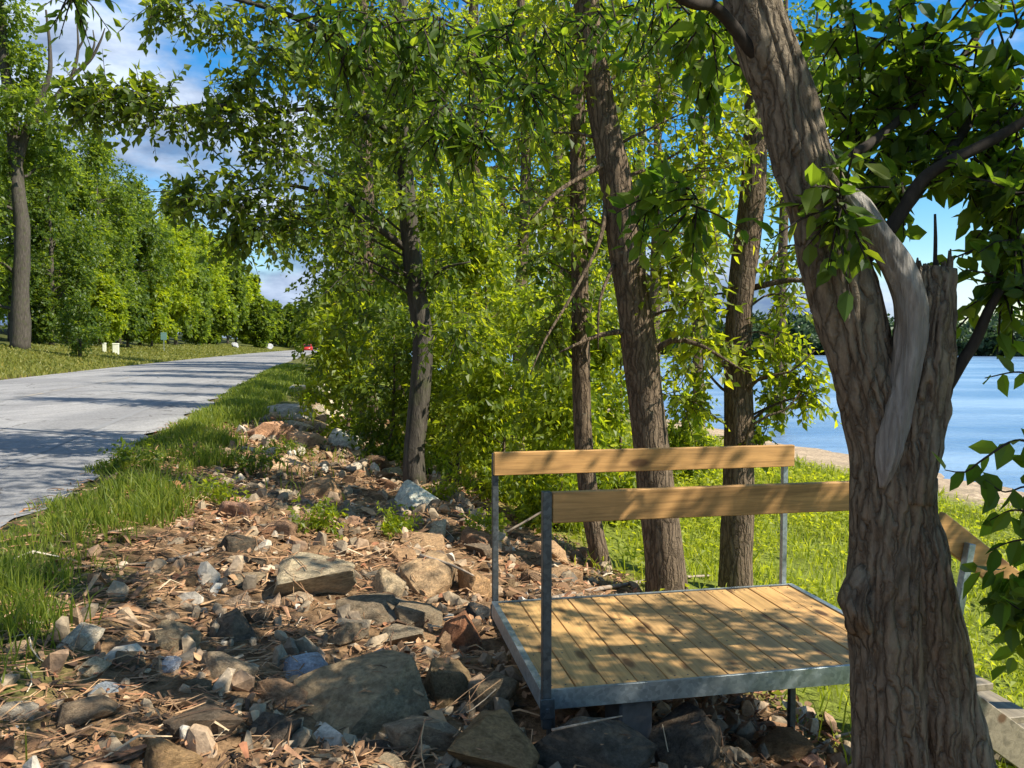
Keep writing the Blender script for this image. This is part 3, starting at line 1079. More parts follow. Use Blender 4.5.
# D: the slim grey trunk beside the white boulder, with the long limb over the road
YD = 11.6
kD = YD / FPX
limb = [at(404, 150, YD), at(380, 125, YD - .2), at(330, 108, YD - .5), at(270, 112, YD - .8), at(212, 104, YD - 1.0), at(160, 108, YD - 1.1), at(95, 98, YD - 1.2)]
limb2 = [at(408, 250, YD), at(370, 222, YD - .3), at(330, 196, YD - .5), at(285, 185, YD - .7), at(240, 192, YD - .9)]
limb3 = [at(402, 110, YD), at(360, 60, YD - .4), at(300, 20, YD - .7), at(240, 0, YD - .9), at(180, -14, YD - 1.1)]
limb4 = [at(413, 300, YD), at(440, 270, YD - .4), at(470, 262, YD - .6)]
lr = np.array([3.6, 3, 2.3, 1.8, 1.4, 1, .6]) * kD
cD = []
for (px, py, rx, ry) in [(120, 98, 26, 8), (90, 98, 14, 6), (150, 104, 24, 12), (175, 112, 24, 9), (205, 115, 24, 11), (235, 120, 24, 12), (262, 126, 26, 15), (290, 122, 28, 22), (240, 95, 24, 10), (300, 90, 28, 16),
                         (130, 88, 16, 6), (105, 88, 12, 5), (75, 96, 10, 4), (274, 150, 18, 8), (330, 130, 34, 24), (340, 88, 30, 18),
                         (200, 190, 14, 8), (225, 196, 20, 12), (250, 186, 24, 14), (275, 200, 26, 18), (300, 215, 22, 20), (255, 222, 12, 12), (320, 180, 30, 20), (238, 232, 8, 9), (345, 230, 24, 22), (185, 195, 9, 5),
                         (190, 8, 18, 9), (225, 26, 22, 12), (262, 52, 20, 11), (260, 14, 30, 16), (290, 50, 28, 18), (320, 20, 36, 22), (160, 6, 12, 8), (238, 80, 10, 6), 
                         (350, 40, 36, 26), (375, 90, 34, 26), (440, 50, 40, 32), (430, 130, 36, 28), (380, 160, 32, 26), (460, 200, 36, 28), (365, 200, 28, 22), (385, 260, 26, 20), (440, 270, 26, 20), (350, 270, 28, 24), (400, -10, 60, 30), (330, -20, 50, 24),
                         (470, 110, 34, 30), (355, 320, 26, 22), (450, 330, 26, 22)]:
    cD.append((px, py, rx, ry, rng.uniform(-1.0, .6) if px > 310 else -1.0 - (300 - px) * .001 + rng.uniform(-.35, .35)))
cD += [(400, 60, 26, 20, -.7), (408, 110, 22, 18, -.7), (395, 20, 28, 20, -.7), (412, 150, 18, 14, -.6), (365, 118, 24, 14, -.7), (418, 200, 16, 12, -.5), (425, 85, 20, 18, -.6)]
gtree(415, YD, 12, 0, cD, 'leaf_mid', 'slim grey trunked tree beside the white boulder, one leafy limb reaching over the road', L=.115, ntw=23, nleaf=9, tlen=.42,
      path=[(415, 492, 12.5), (414, 450, 10.5), (420, 390, 10), (423, 335, 10), (415, 280, 9.5), (409, 220, 8.8), (404, 160, 8), (399, 80, 7), (401, 0, 6), (404, -80, 5), (410, -200, 2)],
      extra=[(limb, lr), (limb2, np.array([4, 3.2, 2.4, 1.6, .8]) * kD), (limb3, np.array([4.2, 3.6, 2.8, 2, 1]) * kD), (limb4, np.array([2.6, 1.8, .7]) * kD)], twig=True, disp=bark_disp(11, 5, .08, .10), sides=28, bark='bark_grey', limb_r=.14, limb_p=.22)

# E: thin dark leaning trunk behind the deck
gtree(606, 8.9, 9, 0, [(600, 40, 44, 30), (560, 110, 40, 30), (620, 150, 36, 26), (550, 190, 36, 24), (600, 235, 30, 22), (545, 260, 28, 22), (650, 90, 40, 30), (560, 20, 40, 30), (520, -140, 90, 60), (440, -210, 90, 60), (570, 310, 26, 18), (540, 340, 24, 16)], 'leaf_mid',  # masses above the view are unseen, added to shade the road
      'thin dark leaning tree behind the deck, left of the thick brown trunk', L=.11, ntw=20, nleaf=9, tlen=.45,
      path=[(608, 592, 10), (596, 540, 9.5), (588, 490, 9.5), (583, 430, 9), (581, 360, 9), (580, 280, 8.5), (578, 190, 8), (578, 90, 7), (582, -30, 5), (588, -160, 2)], twig=True, disp=bark_disp(21, 5, .06, .06), sides=22, bark='bark_mid', limb_r=.2)

# B: thick brown trunk behind the deck
YB = 7.8
kB = YB / FPX
dead = [([at(606, 200, YB), at(600, 240, YB - .2), at(575, 290, YB - .45), at(545, 340, YB - .7), at(530, 375, YB - .8)], np.array([2.6, 2, 1.5, 1, .5]) * kB),
        ([at(618, 255, YB), at(600, 300, YB - .3), at(598, 350, YB - .4)], np.array([2.2, 1.4, .6]) * kB),
        ([at(622, 240, YB), at(660, 230, YB - .3), at(690, 236, YB - .4)], np.array([2.2, 1.5, .7]) * kB),
        ([at(655, 352, YB), at(672, 340, YB - .1), at(700, 345, YB - .2), at(745, 372, YB - .35)], np.array([3.6, 3, 2.2, .9]) * kB),
        ([at(640, 330, YB), at(600, 335, YB - .15), at(560, 352, YB - .3)], np.array([3.4, 2.4, 1]) * kB),
        ([at(612, 160, YB), at(560, 190, YB - .4), at(530, 220, YB - .6)], np.array([2.8, 2, .9]) * kB)]
gtree(665, YB, 18, 0, [(640, 60, 44, 34), (560, 60, 40, 34), (690, 110, 34, 30), (600, 20, 50, 30), (700, 40, 34, 36), (665, 190, 26, 22), (720, 170, 28, 26), (530, 130, 34, 24), (660, 0, 60, 30), (560, -20, 50, 30), (560, -270, 90, 60), (700, 250, 26, 20), (690, 300, 22, 15), (560, 215, 26, 18),  # topmost mass is out of view, added for shade on the road
                     (705, 345, 14, 9), (670, 270, 20, 16), (745, 120, 24, 30)], 'leaf_light',
      'thick brown barked tree rising behind the middle of the deck', L=.095, ntw=22, nleaf=9, tlen=.36,
      path=[(668, 600, 23), (664, 560, 19.5), (657, 500, 18.5), (649, 430, 17.5), (641, 360, 17.5), (633, 300, 16.5), (624, 240, 16), (616, 180, 15.5), (604, 120, 14), (594, 60, 12.5), (586, 0, 12), (578, -80, 10), (570, -200, 6), (566, -320, 2)],
      extra=dead, twig=True, disp=bark_disp(33, 8, .075, .05), sides=40, bark='bark_mid', limb_r=.14)

# C: brown trunk right of B
YC = 8.8
kC = YC / FPX
ex = [([at(752, 288, YC), at(790, 280, YC - .2), at(820, 284, YC - .3), at(846, 300, YC - .3)], np.array([3.4, 2.6, 2, .8]) * kC),
      ([at(738, 380, YC), at(715, 355, YC - .2), at(695, 340, YC - .4)], np.array([3, 2, .8]) * kC),
      ([at(740, 470, YC), at(752, 425, YC - .3), at(785, 410, YC - .4), at(800, 392, YC - .4)], np.array([2, 1.4, 1, .5]) * kC),
      ([at(742, 400, YC), at(760, 378, YC - .3), at(790, 372, YC - .5), at(815, 350, YC - .6)], np.array([2.4, 1.5, 1, .5]) * kC)]
gtree(735, YC, 16, 0, [(770, 335, 24, 14), (790, 352, 18, 12), (755, 360, 22, 14), (800, 375, 12, 9), (772, 400, 14, 9), (708, 330, 22, 14), (790, 300, 20, 12), (700, 290, 22, 16), (775, 260, 22, 18), (710, 220, 28, 22), (790, 190, 28, 26), (740, 140, 34, 26), (800, 120, 30, 30), (770, 60, 40, 34), (820, 60, 34, 40), (730, 40, 36, 30), (690, 170, 28, 22), (685, 400, 12, 14), (808, 395, 8, 6), (760, 432, 9, 6), (690, 365, 18, 12), (820, 240, 20, 16)], 'leaf_light',
      'brown barked tree behind the right end of the deck, nearest the water', L=.095, ntw=19, nleaf=9, tlen=.34,
      path=[(735, 598, 18), (736, 560, 16), (738, 500, 15.5), (739, 430, 14.5), (738, 370, 13.5), (739, 310, 12.5), (746, 250, 13), (753, 190, 12), (756, 120, 11.5), (757, 50, 10.5), (760, -30, 9), (766, -150, 5), (770, -250, 2)],
      extra=ex, twig=True, disp=bark_disp(44, 8, .075, .05), sides=36, bark='bark_mid', limb_r=.14)

# understory shrubs between the trunks
SHR = [(345, 16, 300, 34, 'leaf_light', 'leafy shrub at the foot of the brown background trunk'),
       (388, 14, 300, 34, 'leaf_mid', 'leafy shrub directly behind the slim grey trunk'),
       (455, 13.5, 300, 40, 'leaf_light', 'bright leafy shrub just right of the slim grey trunk'),
       (498, 12.0, 330, 38, 'leaf_light', 'leafy shrub above the left end of the rear rail'),
       (540, 12.8, 290, 40, 'leaf_light', 'tall leafy shrub left of the thin dark leaning trunk'),
       (555, 10.6, 370, 30, 'leaf_light', 'low leafy shrub over the rear rail beside the thin dark trunk'),
       (615, 12.4, 310, 34, 'leaf_light', 'leafy shrub between the thin dark trunk and the thick brown one'),
       (430, 17, 200, 46, 'leaf_light', 'tall bush in the background right of the slim grey trunk'),
       (352, 26, 270, 26, 'leaf_mid', 'bush at the end of the verge nearest the road'),
       (336, 45, 285, 14, 'leaf_mid', 'small bush by the verge just right of the red car'),
       (480, 16, 190, 40, 'leaf_light', 'tall yellow green sapling in the gap left of the twin trunks'),
       (585, 17, 230, 40, 'leaf_light', 'tall yellow green sapling behind the thin dark trunk'),
       (690, 20, 395, 20, 'leaf_light', 'low bush by the water between the thick trunk and its right neighbour')]
for (px, Y, top, hw, lm, lab) in SHR:
    X = (px - 512) / FPX * Y
    z = g1(X, Y)
    ybot = 344 + FPX * (EYE - z) / Y
    k = Y / FPX
    cl, cr_ = [], []
    ncl = int(12 + (ybot - top) / 10)
    for i in range(ncl):
        q = rng.uniform(0.04, 1)
        wd = hw * (0.55 + .6 * math.sin(math.pi * min(1, q * .9 + .1)))
        p = at(px + rng.uniform(-1, 1) * wd, ybot + (top - ybot) * q, Y + rng.uniform(-1, 1) * hw * k * .9)
        cl.append(p)
        cr_.append((hw * k * .42, hw * k * .42, hw * k * .34))
    tw = at(px + 6, top + 30, Y)
    o = tree('bank_shrub', [(X, Y, z - .1), ((X * 2 + tw.x) / 3 + .06, Y, z + (tw.z - z) * .4), tw], [2.2 * k, 1.6 * k, .5 * k], cl, cr_, lm, (X, Y, z), ntw=20, nleaf=9, tlen=.4, L=.10 if Y < 15 else .13,
             bark='bark_mid', sides=8, res=.3, limb_r=.5)
    tag(o, lab, 'shrub', 'shrubs on the lake bank')

# ------------------------------------------------------------------ the near tree
YA = 3.0
kA = YA / FPX
A = thing('forked_tree', (at(905, 760, YA).x, YA, -.6))
aloc = np.array(A.location)


def burl(th, ln, rr):
    return 1.0


def tpath(lst, Y):
    return [at(p[0], p[1], Y + (p[3] if len(p) > 3 else 0)) for p in lst], np.array([p[2] for p in lst]) * Y / FPX


mb = MB()
P, rr = tpath([(892, 960, 56), (893, 860, 44), (892, 768, 38), (889, 690, 36.5), (887, 600, 36.5), (889, 512, 36), (884, 450, 32), (872, 400, 31), (858, 350, 30), (845, 300, 32), (834, 256, 32), (822, 210, 30), (806, 170, 28), (794, 130, 27), (784, 95, 27), (766, 50, 26.5), (752, 0, 25.5), (735, -80, 24), (715, -200, 21), (690, -340, 17), (672, -480, 11)], YA)
mb.tube(P, rr, 150, res=.016, disp=bark_disp(5, 7, .11, .06, 2.6, .6))
# burl on the left flank
P, rr = tpath([(868, 566, 7), (861, 584, 14), (858, 602, 18), (862, 620, 15), (870, 638, 7)], YA - .05)
mb.tube(P, rr, 36, res=.01, disp=bark_disp(8, 4, .30, .22, 9, .8))
# right root stem
P, rr = tpath([(985, 960, 66), (966, 860, 52), (951, 768, 40), (941, 690, 33), (930, 620, 29), (920, 560, 27), (909, 512, 26), (906, 480, 27)], YA - .02)
mb.tube(P, rr, 120, res=.016, disp=bark_disp(6, 6, .11, .06, 2.6, .6))
mb.build('trunk', M['bark_near'], A, True, aloc)
mb = MB()
P, rr = tpath([(903, 500, 27), (908, 460, 28), (915, 420, 29), (920, 380, 29), (924, 345, 28), (928, 310, 25.5), (932, 285, 21), (934, 268, 19)], YA - .04)
mb.tube(P, rr, 90, res=.016, disp=bark_disp(9, 6, .15, .06, 3.2, .6))
tag(mb.build('broken_stem', M['bark_near'], A, True, aloc), 'short right hand stem snapped off at the top')
# jagged splinters of the snapped top
mb = MB()
for i in range(22):
    a = rng.uniform(0, 2 * math.pi)
    p0 = at(933 + 17 * math.cos(a), 276, YA - .04 + .06 * math.sin(a))
    h = rng.uniform(.02, .07) + (.03 if math.cos(a) > .4 else 0)
    p1 = p0 + Vector((rng.normal() * .006, rng.normal() * .006, h))
    mb.tube([p0 - Vector((0, 0, .08)), p0, p1], [.020, .016, .003], 6)
st_ = mb.build('splinters', M['bark_near'], A, False, aloc)
mb = MB()
P, rr = tpath([(882, 488, 3), (886, 470, 9), (890, 450, 13), (897, 417, 15), (905, 377, 14.5), (910, 340, 15), (910, 308, 15.5), (903, 280, 15), (890, 254, 14), (874, 230, 13), (859, 208, 12), (842, 190, 9)], YA - .105)
mb.tube(P, rr, 40, res=.012, disp=bark_disp(12, 4, .10, .16, 4, .5))
tag(mb.build('bare_limb', M['dead_wood'], A, True, aloc), 'grey barkless limb curving up across the fork')


def abranch(lst, Y, label=None, name='branch', mat='bark_twig', sides=10):
    m = MB()
    P, rr = tpath(lst, Y)
    m.tube(P, rr, sides, res=.03, disp=bark_disp(int(lst[0][0]), 4, .08, .1))
    o = m.build(name, M[mat], A, True, aloc)
    if label:
        o['label'] = label
    return o


abranch([(934, 300, 2.2), (935, 262, 2.0), (935.5, 238, 1.8), (935, 214, 1.2)], YA - .05, 'thin dead stick standing on the snapped stem')
abranch([(938, 400, 7), (950, 382, 6.5), (962, 362, 6), (976, 340, 5.6), (988, 312, 5), (1000, 290, 4.2)], YA - .06, 'dark snapped branch pointing up right over the water')
abranch([(850, 270, 9), (876, 246, 8), (900, 214, 7), (920, 182, 6.5), (945, 164, 6), (985, 144, 5.6), (1024, 122, 5.2), (1090, 86, 6, -.1), (1180, 40, 4, -.2), (1270, 0, 2, -.3)], YA + .05, 'long dark branch rising to the right edge')
abranch([(900, 214, 6), (920, 188, 6, .1), (950, 150, 5.2, .25), (985, 105, 4.6, .4), (1030, 70, 3.8, .5), (1100, 30, 2.2, .6)], YA + .05)
abranch([(806, 170, 6), (860, 150, 5, .2), (910, 110, 4.4, .4), (960, 60, 3.6, .6), (1000, 0, 4, .8), (1040, -80, 2, 1.)], YA)
abranch([(780, 90, 7), (720, 12, 6, -.1), (690, 2, 5.5, -.2), (630, -30, 4.5, -.2), (540, -60, 4, 0), (450, -70, 3.4, .3), (360, -60, 2.6, .6), (260, -40, 1.5, .9)], YA, 'high limb reaching left over the platform')
abranch([(752, 0, 9), (800, -90, 8, -.2), (880, -200, 6, -.3), (980, -320, 4, -.4), (1080, -420, 2, -.5)], YA)
abranch([(725, -140, 10), (660, -240, 8, -.2), (560, -330, 6, -.3), (440, -400, 4, -.3), (330, -460, 2, -.2)], YA)
abranch([(715, -200, 9), (760, -330, 7, -.4), (800, -480, 5, -.9), (830, -650, 3, -1.3)], YA)
abranch([(1190, 60, 3.4, -.15), (1120, 130, 3, -.1), (1060, 210, 2.6), (1010, 262, 2), (985, 300, 1.2)], YA)

# leaf masses of the near tree: those in the picture ...
near, nr = [], []


def nm(px, py, rx, ry, dY=0.0, Y=YA):
    kk = (Y + dY) / FPX
    near.append(at(px, py, Y + dY))
    nr.append((rx * kk, rx * kk * .8, ry * kk))


for (px, py, rx, ry, dY) in [(850, 20, 40, 34, .5), (900, 30, 50, 34, .4), (960, 20, 50, 34, .4), (1010, 40, 44, 40, .3), (880, 80, 44, 34, .5), (930, 80, 46, 34, .4), (985, 80, 40, 26, .5), (860, 130, 34, 30, .5), (910, 130, 38, 26, .5), (955, 118, 30, 20, .4), (885, 165, 24, 18, .4), (840, 205, 11, 22, -.16), (905, 185, 18, 10, .2), (1000, 150, 26, 14, .2), (965, 165, 22, 12, .2), (1030, 160, 26, 20, .1), (1030, 100, 26, 26, .2),
                             (1012, 200, 12, 12, 0), (820, 40, 30, 30, .9), (840, 90, 24, 30, .9), (1014, 245, 10, 8, 0), (1008, 285, 8, 10, 0),
                             (655, 190, 10, 14, 1.0), (690, 205, 12, 20, .8), (720, 60, 26, 24, .6), (700, 20, 34, 22, .3)]:
    nm(px, py, rx, ry, dY)
n_hero = len(near)
V1, F1 = None, None
lt = MB()
near_a, nr_a = np.array([list(p) for p in near]), np.array(nr)
La = sprays(near_a, nr_a, 14, 8, .20, .085, .58, .45, 'ovate', twigs=lt)
# hanging sprays from the high limb
near, nr = [], []
for (px, py, rx, ry, dY) in [(330, 20, 22, 22, 1.2), (345, 50, 16, 14, 1.2), (375, 20, 24, 24, 1.2), (440, 20, 34, 22, 1.3), (470, 60, 30, 22, 1.3), (500, 30, 30, 26, 1.4), (455, 105, 26, 18, 1.2), (475, 135, 20, 18, 1.2), (440, 135, 16, 16, 1.2), (520, 90, 24, 18, 1.3), (545, 40, 30, 24, 1.4), (600, 20, 34, 20, 1.2), (650, 14, 30, 22, .9), (410, 60, 18, 16, 1.3), (76, -12, 10, 5, 1.6)]:
    nm(px, py, rx, ry, dY)
Lb = sprays(np.array([list(p) for p in near]), np.array(nr), 15, 8, .19, .078, .46, .6, 'lance', twigs=lt, spread=.55)
# ... and unseen leaf masses over and beside the camera, added to shade the ground
near, nr = [], []
SHADE_CAN = [(1.2, 7.1, 6.2, .9), (.2, 7.6, 6.0, .9), (2.2, 6.8, 7.2, .9), (3.0, 6.4, 8.0, 1.0), (-.6, 7.2, 5.6, .8), (1.4, 6.2, 6.6, .9), (.4, 6.6, 6.8, .8), (4.6, 3.4, 3.6, .7), (5.2, 3.0, 4.2, .8), (5.6, 3.2, 3.6, .7), (4.2, 3.5, 2.9, .5), (4.9, 3.7, 4.4, .7), (4.4, 2.9, 3.0, .5), (2.9, 3.2, 3.9, .8), (1.9, 1.8, 3.6, .7), (3.0, 1.6, 4.0, .8), (2.0, 4.4, 4.6, .8), (3.6, 4.6, 4.4, .8), (1.0, 1.8, 3.9, .6), (2.4, .2, 3.8, .8), (-2.2, 5.4, 6.8, .9), (-.8, 7.0, 7.6, .9), (2.4, 2.4, 4.3, .9), (3.4, 2.6, 4.6, 1.0), (1.4, 2.6, 4.2, .8), (3.0, 3.8, 5.2, 1.0), (4.2, 2.8, 4.0, 1.0), (4.6, 4.2, 5.0, 1.0), (2.2, 3.4, 5.8, 1.0), (0.6, 2.2, 4.6, .8), (1.0, 4.0, 5.6, .9), (5.6, 1.6, 5.0, 1.0), (4.0, 1.2, 4.4, .9), (2.6, 1.0, 4.2, .9),
       (1.4, 1.2, 4.4, .8), (3.6, .2, 4.6, .9), (5.0, .4, 5.0, 1.0), (-.4, 3.6, 5.2, .8), (.2, 5.0, 6.4, .9), (-1.2, 4.4, 5.8, .8), (1.8, 5.2, 6.4, 1.0), (3.4, 5.4, 6.2, 1.0), (2.6, 2.0, 6.6, 1.1), (4.0, 3.6, 6.8, 1.1), (1.0, 3.0, 7.0, 1.0), (-.4, 5.8, 7.0, .9), (-1.4, 6.4, 6.4, .8), (6.0, 3.2, 4.2, 1.0),
       (3.6, 2.0, 3.6, .6), (4.6, 2.2, 3.2, .7), (5.4, 2.6, 3.2, .8), (4.2, 3.2, 3.2, .6)]
for (x, y, z, r) in SHADE_CAN:
    near.append(Vector((x, y, z)))
    nr.append((r, r, r * .6))
SHT = [(4.0, 2.15, 2.7, .6), (4.6, 1.95, 3.3, .7), (5.0, 1.8, 3.9, .8), (5.6, 1.6, 4.6, .9), (4.4, 2.0, 2.5, .5), (3.9, 2.2, 3.6, .6), (5.2, 1.7, 3.2, .6), (6.0, 1.4, 5.2, .9), (4.9, 1.9, 4.8, .8), (5.6, 1.7, 5.6, .9), (3.6, 2.2, 2.3, .45)]  # dense unseen leaf masses added right of the view to shade the trunk
SHs = sprays(np.array([q[:3] for q in SHT]), np.array([(q[3], q[3], q[3] * .7) for q in SHT]), 60, 9, .40, .11, .6, .35, 'quad')
Lc = sprays(np.array([list(p) for p in near]), np.array(nr), 26, 9, .42, .10, .58, .35, 'quad')
V, F = join([La, Lb, Lc, SHs])  # crown also holds the unseen masses added for shade
mk('crown', V - aloc, [F], M['leaf_near'], A)
tw_ = tag(lt.build('twigs', M['bark_twig'], A, True, aloc), kind='stuff')
tag(A, 'big rough barked forked tree in front of the deck, right stem snapped off', 'tree')

# leafy sapling leaning in from the right edge
sp0 = Vector((2.15, 2.75, g1(2.15, 2.75)))
sap = thing('leafy_sapling', sp0)
sl = np.array(sp0)
mb = MB()
YS = 2.7
mb.tube([sp0 - Vector((0, 0, .1)), at(1120, 640, YS), at(1100, 500, YS), at(1085, 380, YS), at(1075, 250, YS)], [.022, .018, .014, .011, .006], 10, res=.05)
mb.build('stem', M['bark_twig'], sap, True, sl)
lt = MB()
stems = [[(1100, 500), (1060, 462), (1020, 440), (985, 458), (965, 472), (945, 470)], [(1100, 520), (1060, 500), (1030, 486), (1005, 492), (985, 480)], [(1110, 560), (1060, 545), (1020, 540), (990, 550)],
         [(1085, 390), (1055, 382), (1020, 372), (985, 378)], [(1100, 600), (1060, 600), (1025, 610), (1005, 600)], [(1105, 540), (1050, 520), (1015, 510), (990, 520)]]
Ps, As = [], []
for sline in stems:
    pp = np.array([list(at(x, y, YS + rng.uniform(-.06, .06))) for x, y in sline])
    q, rr = resample(pp, np.linspace(.006, .0018, len(pp)), .02)
    lt.tube(q, rr, 5, cap=False)
    L0 = np.linspace(0, 1, len(q))
    for i in range(2, len(q), 2):
        Ps.append(q[i])
        d = q[i] - q[i - 1]
        sd = 1 if (i // 2) % 2 else -1
        As.append(unit(d) * .5 + np.array([0, 0, sd * .5]) + rng.normal(size=3) * .35 + np.array([0, 0, -.35]))
lt.build('branches', M['bark_twig'], sap, True, sl)
Ps, As = np.array(Ps), np.array(As)
LL = rng.uniform(.06, .105, len(Ps))
V1 = leaf_arrays(Ps, As, rng.normal(size=(len(Ps), 3)) * .6 + np.array([-.2, -.5, .6]), LL, LL * .58, 'ovate')
cl = [at(1018, 570, YS), at(1030, 625, YS), at(1045, 540, YS), at(1060, 480, YS), at(1050, 620, YS)]
V2 = sprays(np.array([list(p) for p in cl]), np.array([(.07, .07, .07)] * len(cl)), 8, 6, .12, .085, .6, .4, 'ovate')
V, F = join([V1, V2])
mk('foliage', V - sl, [F], M['leaf_near'], sap)
tag(sap, 'dark broad leaved sapling at the right edge beside the stair rail', 'sapling')

# ------------------------------------------------------------------ the platform
ANG = math.atan2(0.247, 0.969) - R(3.2)
o0 = at(543, 691, 3.84)
DZ = o0.z
pf = thing('viewing_platform', (o0.x, o0.y, DZ), ANG)
DW, DD = 2.05, 1.36                      # along x, along y
b = MB()
nb = 13
wbd = (DW - .02) / nb
for i in range(nb):
    b.box((.01 + i * wbd + .003, .012, -.034), (.01 + (i + 1) * wbd - .003, DD - .012, .0 + rng.uniform(-.0015, .0015)), bev=.003)
b.build('decking', M['wood_y'], pf)
FH = .088


def beam(lo, hi, name='frame_beam', mat='galv'):
    m = MB()
    ax = 0 if hi[0] - lo[0] > hi[1] - lo[1] else 1
    # C channel: web plus two flanges, flush rim on top
    if ax == 0:
        front = lo[1] < .1
        yw = (lo[1], lo[1] + .006) if front else (hi[1] - .006, hi[1])
        m.box((lo[0], yw[0], lo[2]), (hi[0], yw[1], hi[2]), bev=.001)
        yy = (yw[1], yw[1] + .010) if front else (yw[0] - .010, yw[0])
        m.box((lo[0], yy[0], hi[2] - .006), (hi[0], yy[1], hi[2]))
        m.box((lo[0], yy[0], lo[2]), (hi[0], yy[1] + (.03 if front else 0), lo[2] + .006))
    else:
        left = lo[0] < .1
        xw = (lo[0], lo[0] + .006) if left else (hi[0] - .006, hi[0])
        m.box((xw[0], lo[1], lo[2]), (xw[1], hi[1], hi[2]), bev=.001)
        xx = (xw[1], xw[1] + .030) if left else (xw[0] - .030, xw[0])
        m.box((xx[0], lo[1], hi[2] - .006), (xx[1], hi[1], hi[2]))
        m.box((xx[0], lo[1], lo[2]), (xx[1], hi[1], lo[2] + .006))
    return m.build(name, M[mat], pf)


beam((-.012, -.012, -FH), (DW + .012, 0, .006))
beam((-.012, DD, -FH), (DW + .012, DD + .012, .006))
beam((-.014, .002, -FH + .002), (-.002, DD - .002, .0075))
beam((DW + .002, .002, -FH + .002), (DW + .014, DD - .002, .0075))
for y in (.45, .9):
    m = MB()
    m.box((.02, y - .02, -FH), (DW - .02, y + .02, -.036))
    m.build('joist', M['steel_dark'], pf)


def post(x, y, z0, z1, mat='steel_dark', w=.021):
    m = MB()
    m.box((x - w, y - w, z0), (x + w, y + w, z1), bev=.003)
    o = m.build('post', M[mat], pf)
    q = MB()
    q.box((x - .035, y - .030, -FH - .02), (x + .035, y - w - .002, -.012), bev=.003)
    q.box((x - .010, y - .036, -.075), (x + .010, y - .030, -.055), bev=.002)
    q.build('bracket', M['steel_dark'], o)
    return o


RT = .955
post(.006, -.038, -.16, RT, 'steel_dark')
sb = MB()
for i in range(nb):
    for yy in (.05, .45, .9, DD - .05):
        for q in (.28, .72):
            sb.box((.01 + (i + q) * wbd - .0035, yy - .0035, .0004), (.01 + (i + q) * wbd + .0035, yy + .0035, .0022))
tag(sb.build('screw_heads', M['steel_dark'], pf), kind='stuff')
post(DW - .03, -.038, -.16, RT, 'galv')
post(.016, DD + .038, -.16, RT - .01, 'steel_dark', .019)
post(DW - .04, DD + .038, -.5, RT - .01, 'galv', .018)
# rails: planks on edge
m = MB()
m.box((.032, -.052, RT - .148), (DW - .056, -.014, RT - .004), bev=.004)
m.build('front_rail', M['wood_x'], pf)
m = MB()
m.box((.0, DD - .022, RT - .143), (DW - .0, DD + .016, RT + .002), bev=.004)
m.build('rear_rail', M['wood_x'], pf)
for x, y in ((.05, .05), (DW - .45, .55), (1.1, .9), (1.86, .06)):
    gx_, gy_ = pf.location.x + math.cos(ANG) * x - math.sin(ANG) * y, pf.location.y + math.sin(ANG) * x + math.cos(ANG) * y
    m = MB()
    m.box((x - .018, y - .018, g1(gx_, gy_) - DZ - .06), (x + .018, y + .018, -FH), bev=.003)
    m.build('leg', M['steel_dark'], pf)
# stairs going down to the right, towards the water
sa = R(36)
n_st = 6
for i, yy in enumerate((-.0, DD - .55)):
    m = MB()
    Mx = Matrix.Translation((DW + .03, yy, -.10)) @ Matrix.Rotation(sa, 4, 'Y')
    m.box((0, -.02, -.12), (2.2, .02, .07), Mx, .004)
    m.build('stringer', M['wood_grey'], pf)
for i in range(n_st):
    m = MB()
    xx = DW + .16 + i * .27
    zz = -.17 - i * .27 * math.tan(sa)
    m.box((xx, .022, zz - .038), (xx + .26, DD - .572, zz), bev=.004)
    m.build('tread', M['wood_grey'], pf)
m = MB()
Mx = Matrix.Translation((DW + .03, -.045, .78)) @ Matrix.Rotation(sa, 4, 'Y')
m.box((0, -.019, -.145), (2.0, .019, 0), Mx, .004)
tag(m.build('stair_rail', M['wood_x'], pf), 'sloping plank handrail of the stairs')
for q in (.21, 1.5):
    m = MB()
    Mx = Matrix.Translation((DW + .03, -.09, .78)) @ Matrix.Rotation(sa, 4, 'Y') @ Matrix.Translation((q, 0, -.08)) @ Matrix.Rotation(R(-26), 4, 'Y')
    m.box((-.02, -.02, -.85), (.02, .02, .03), Mx, .003)
    m.build('stair_post', M['galv'], pf)
tag(pf, 'new wooden viewing platform with plank rails, grey metal frame and stairs behind the forked tree', 'platform')

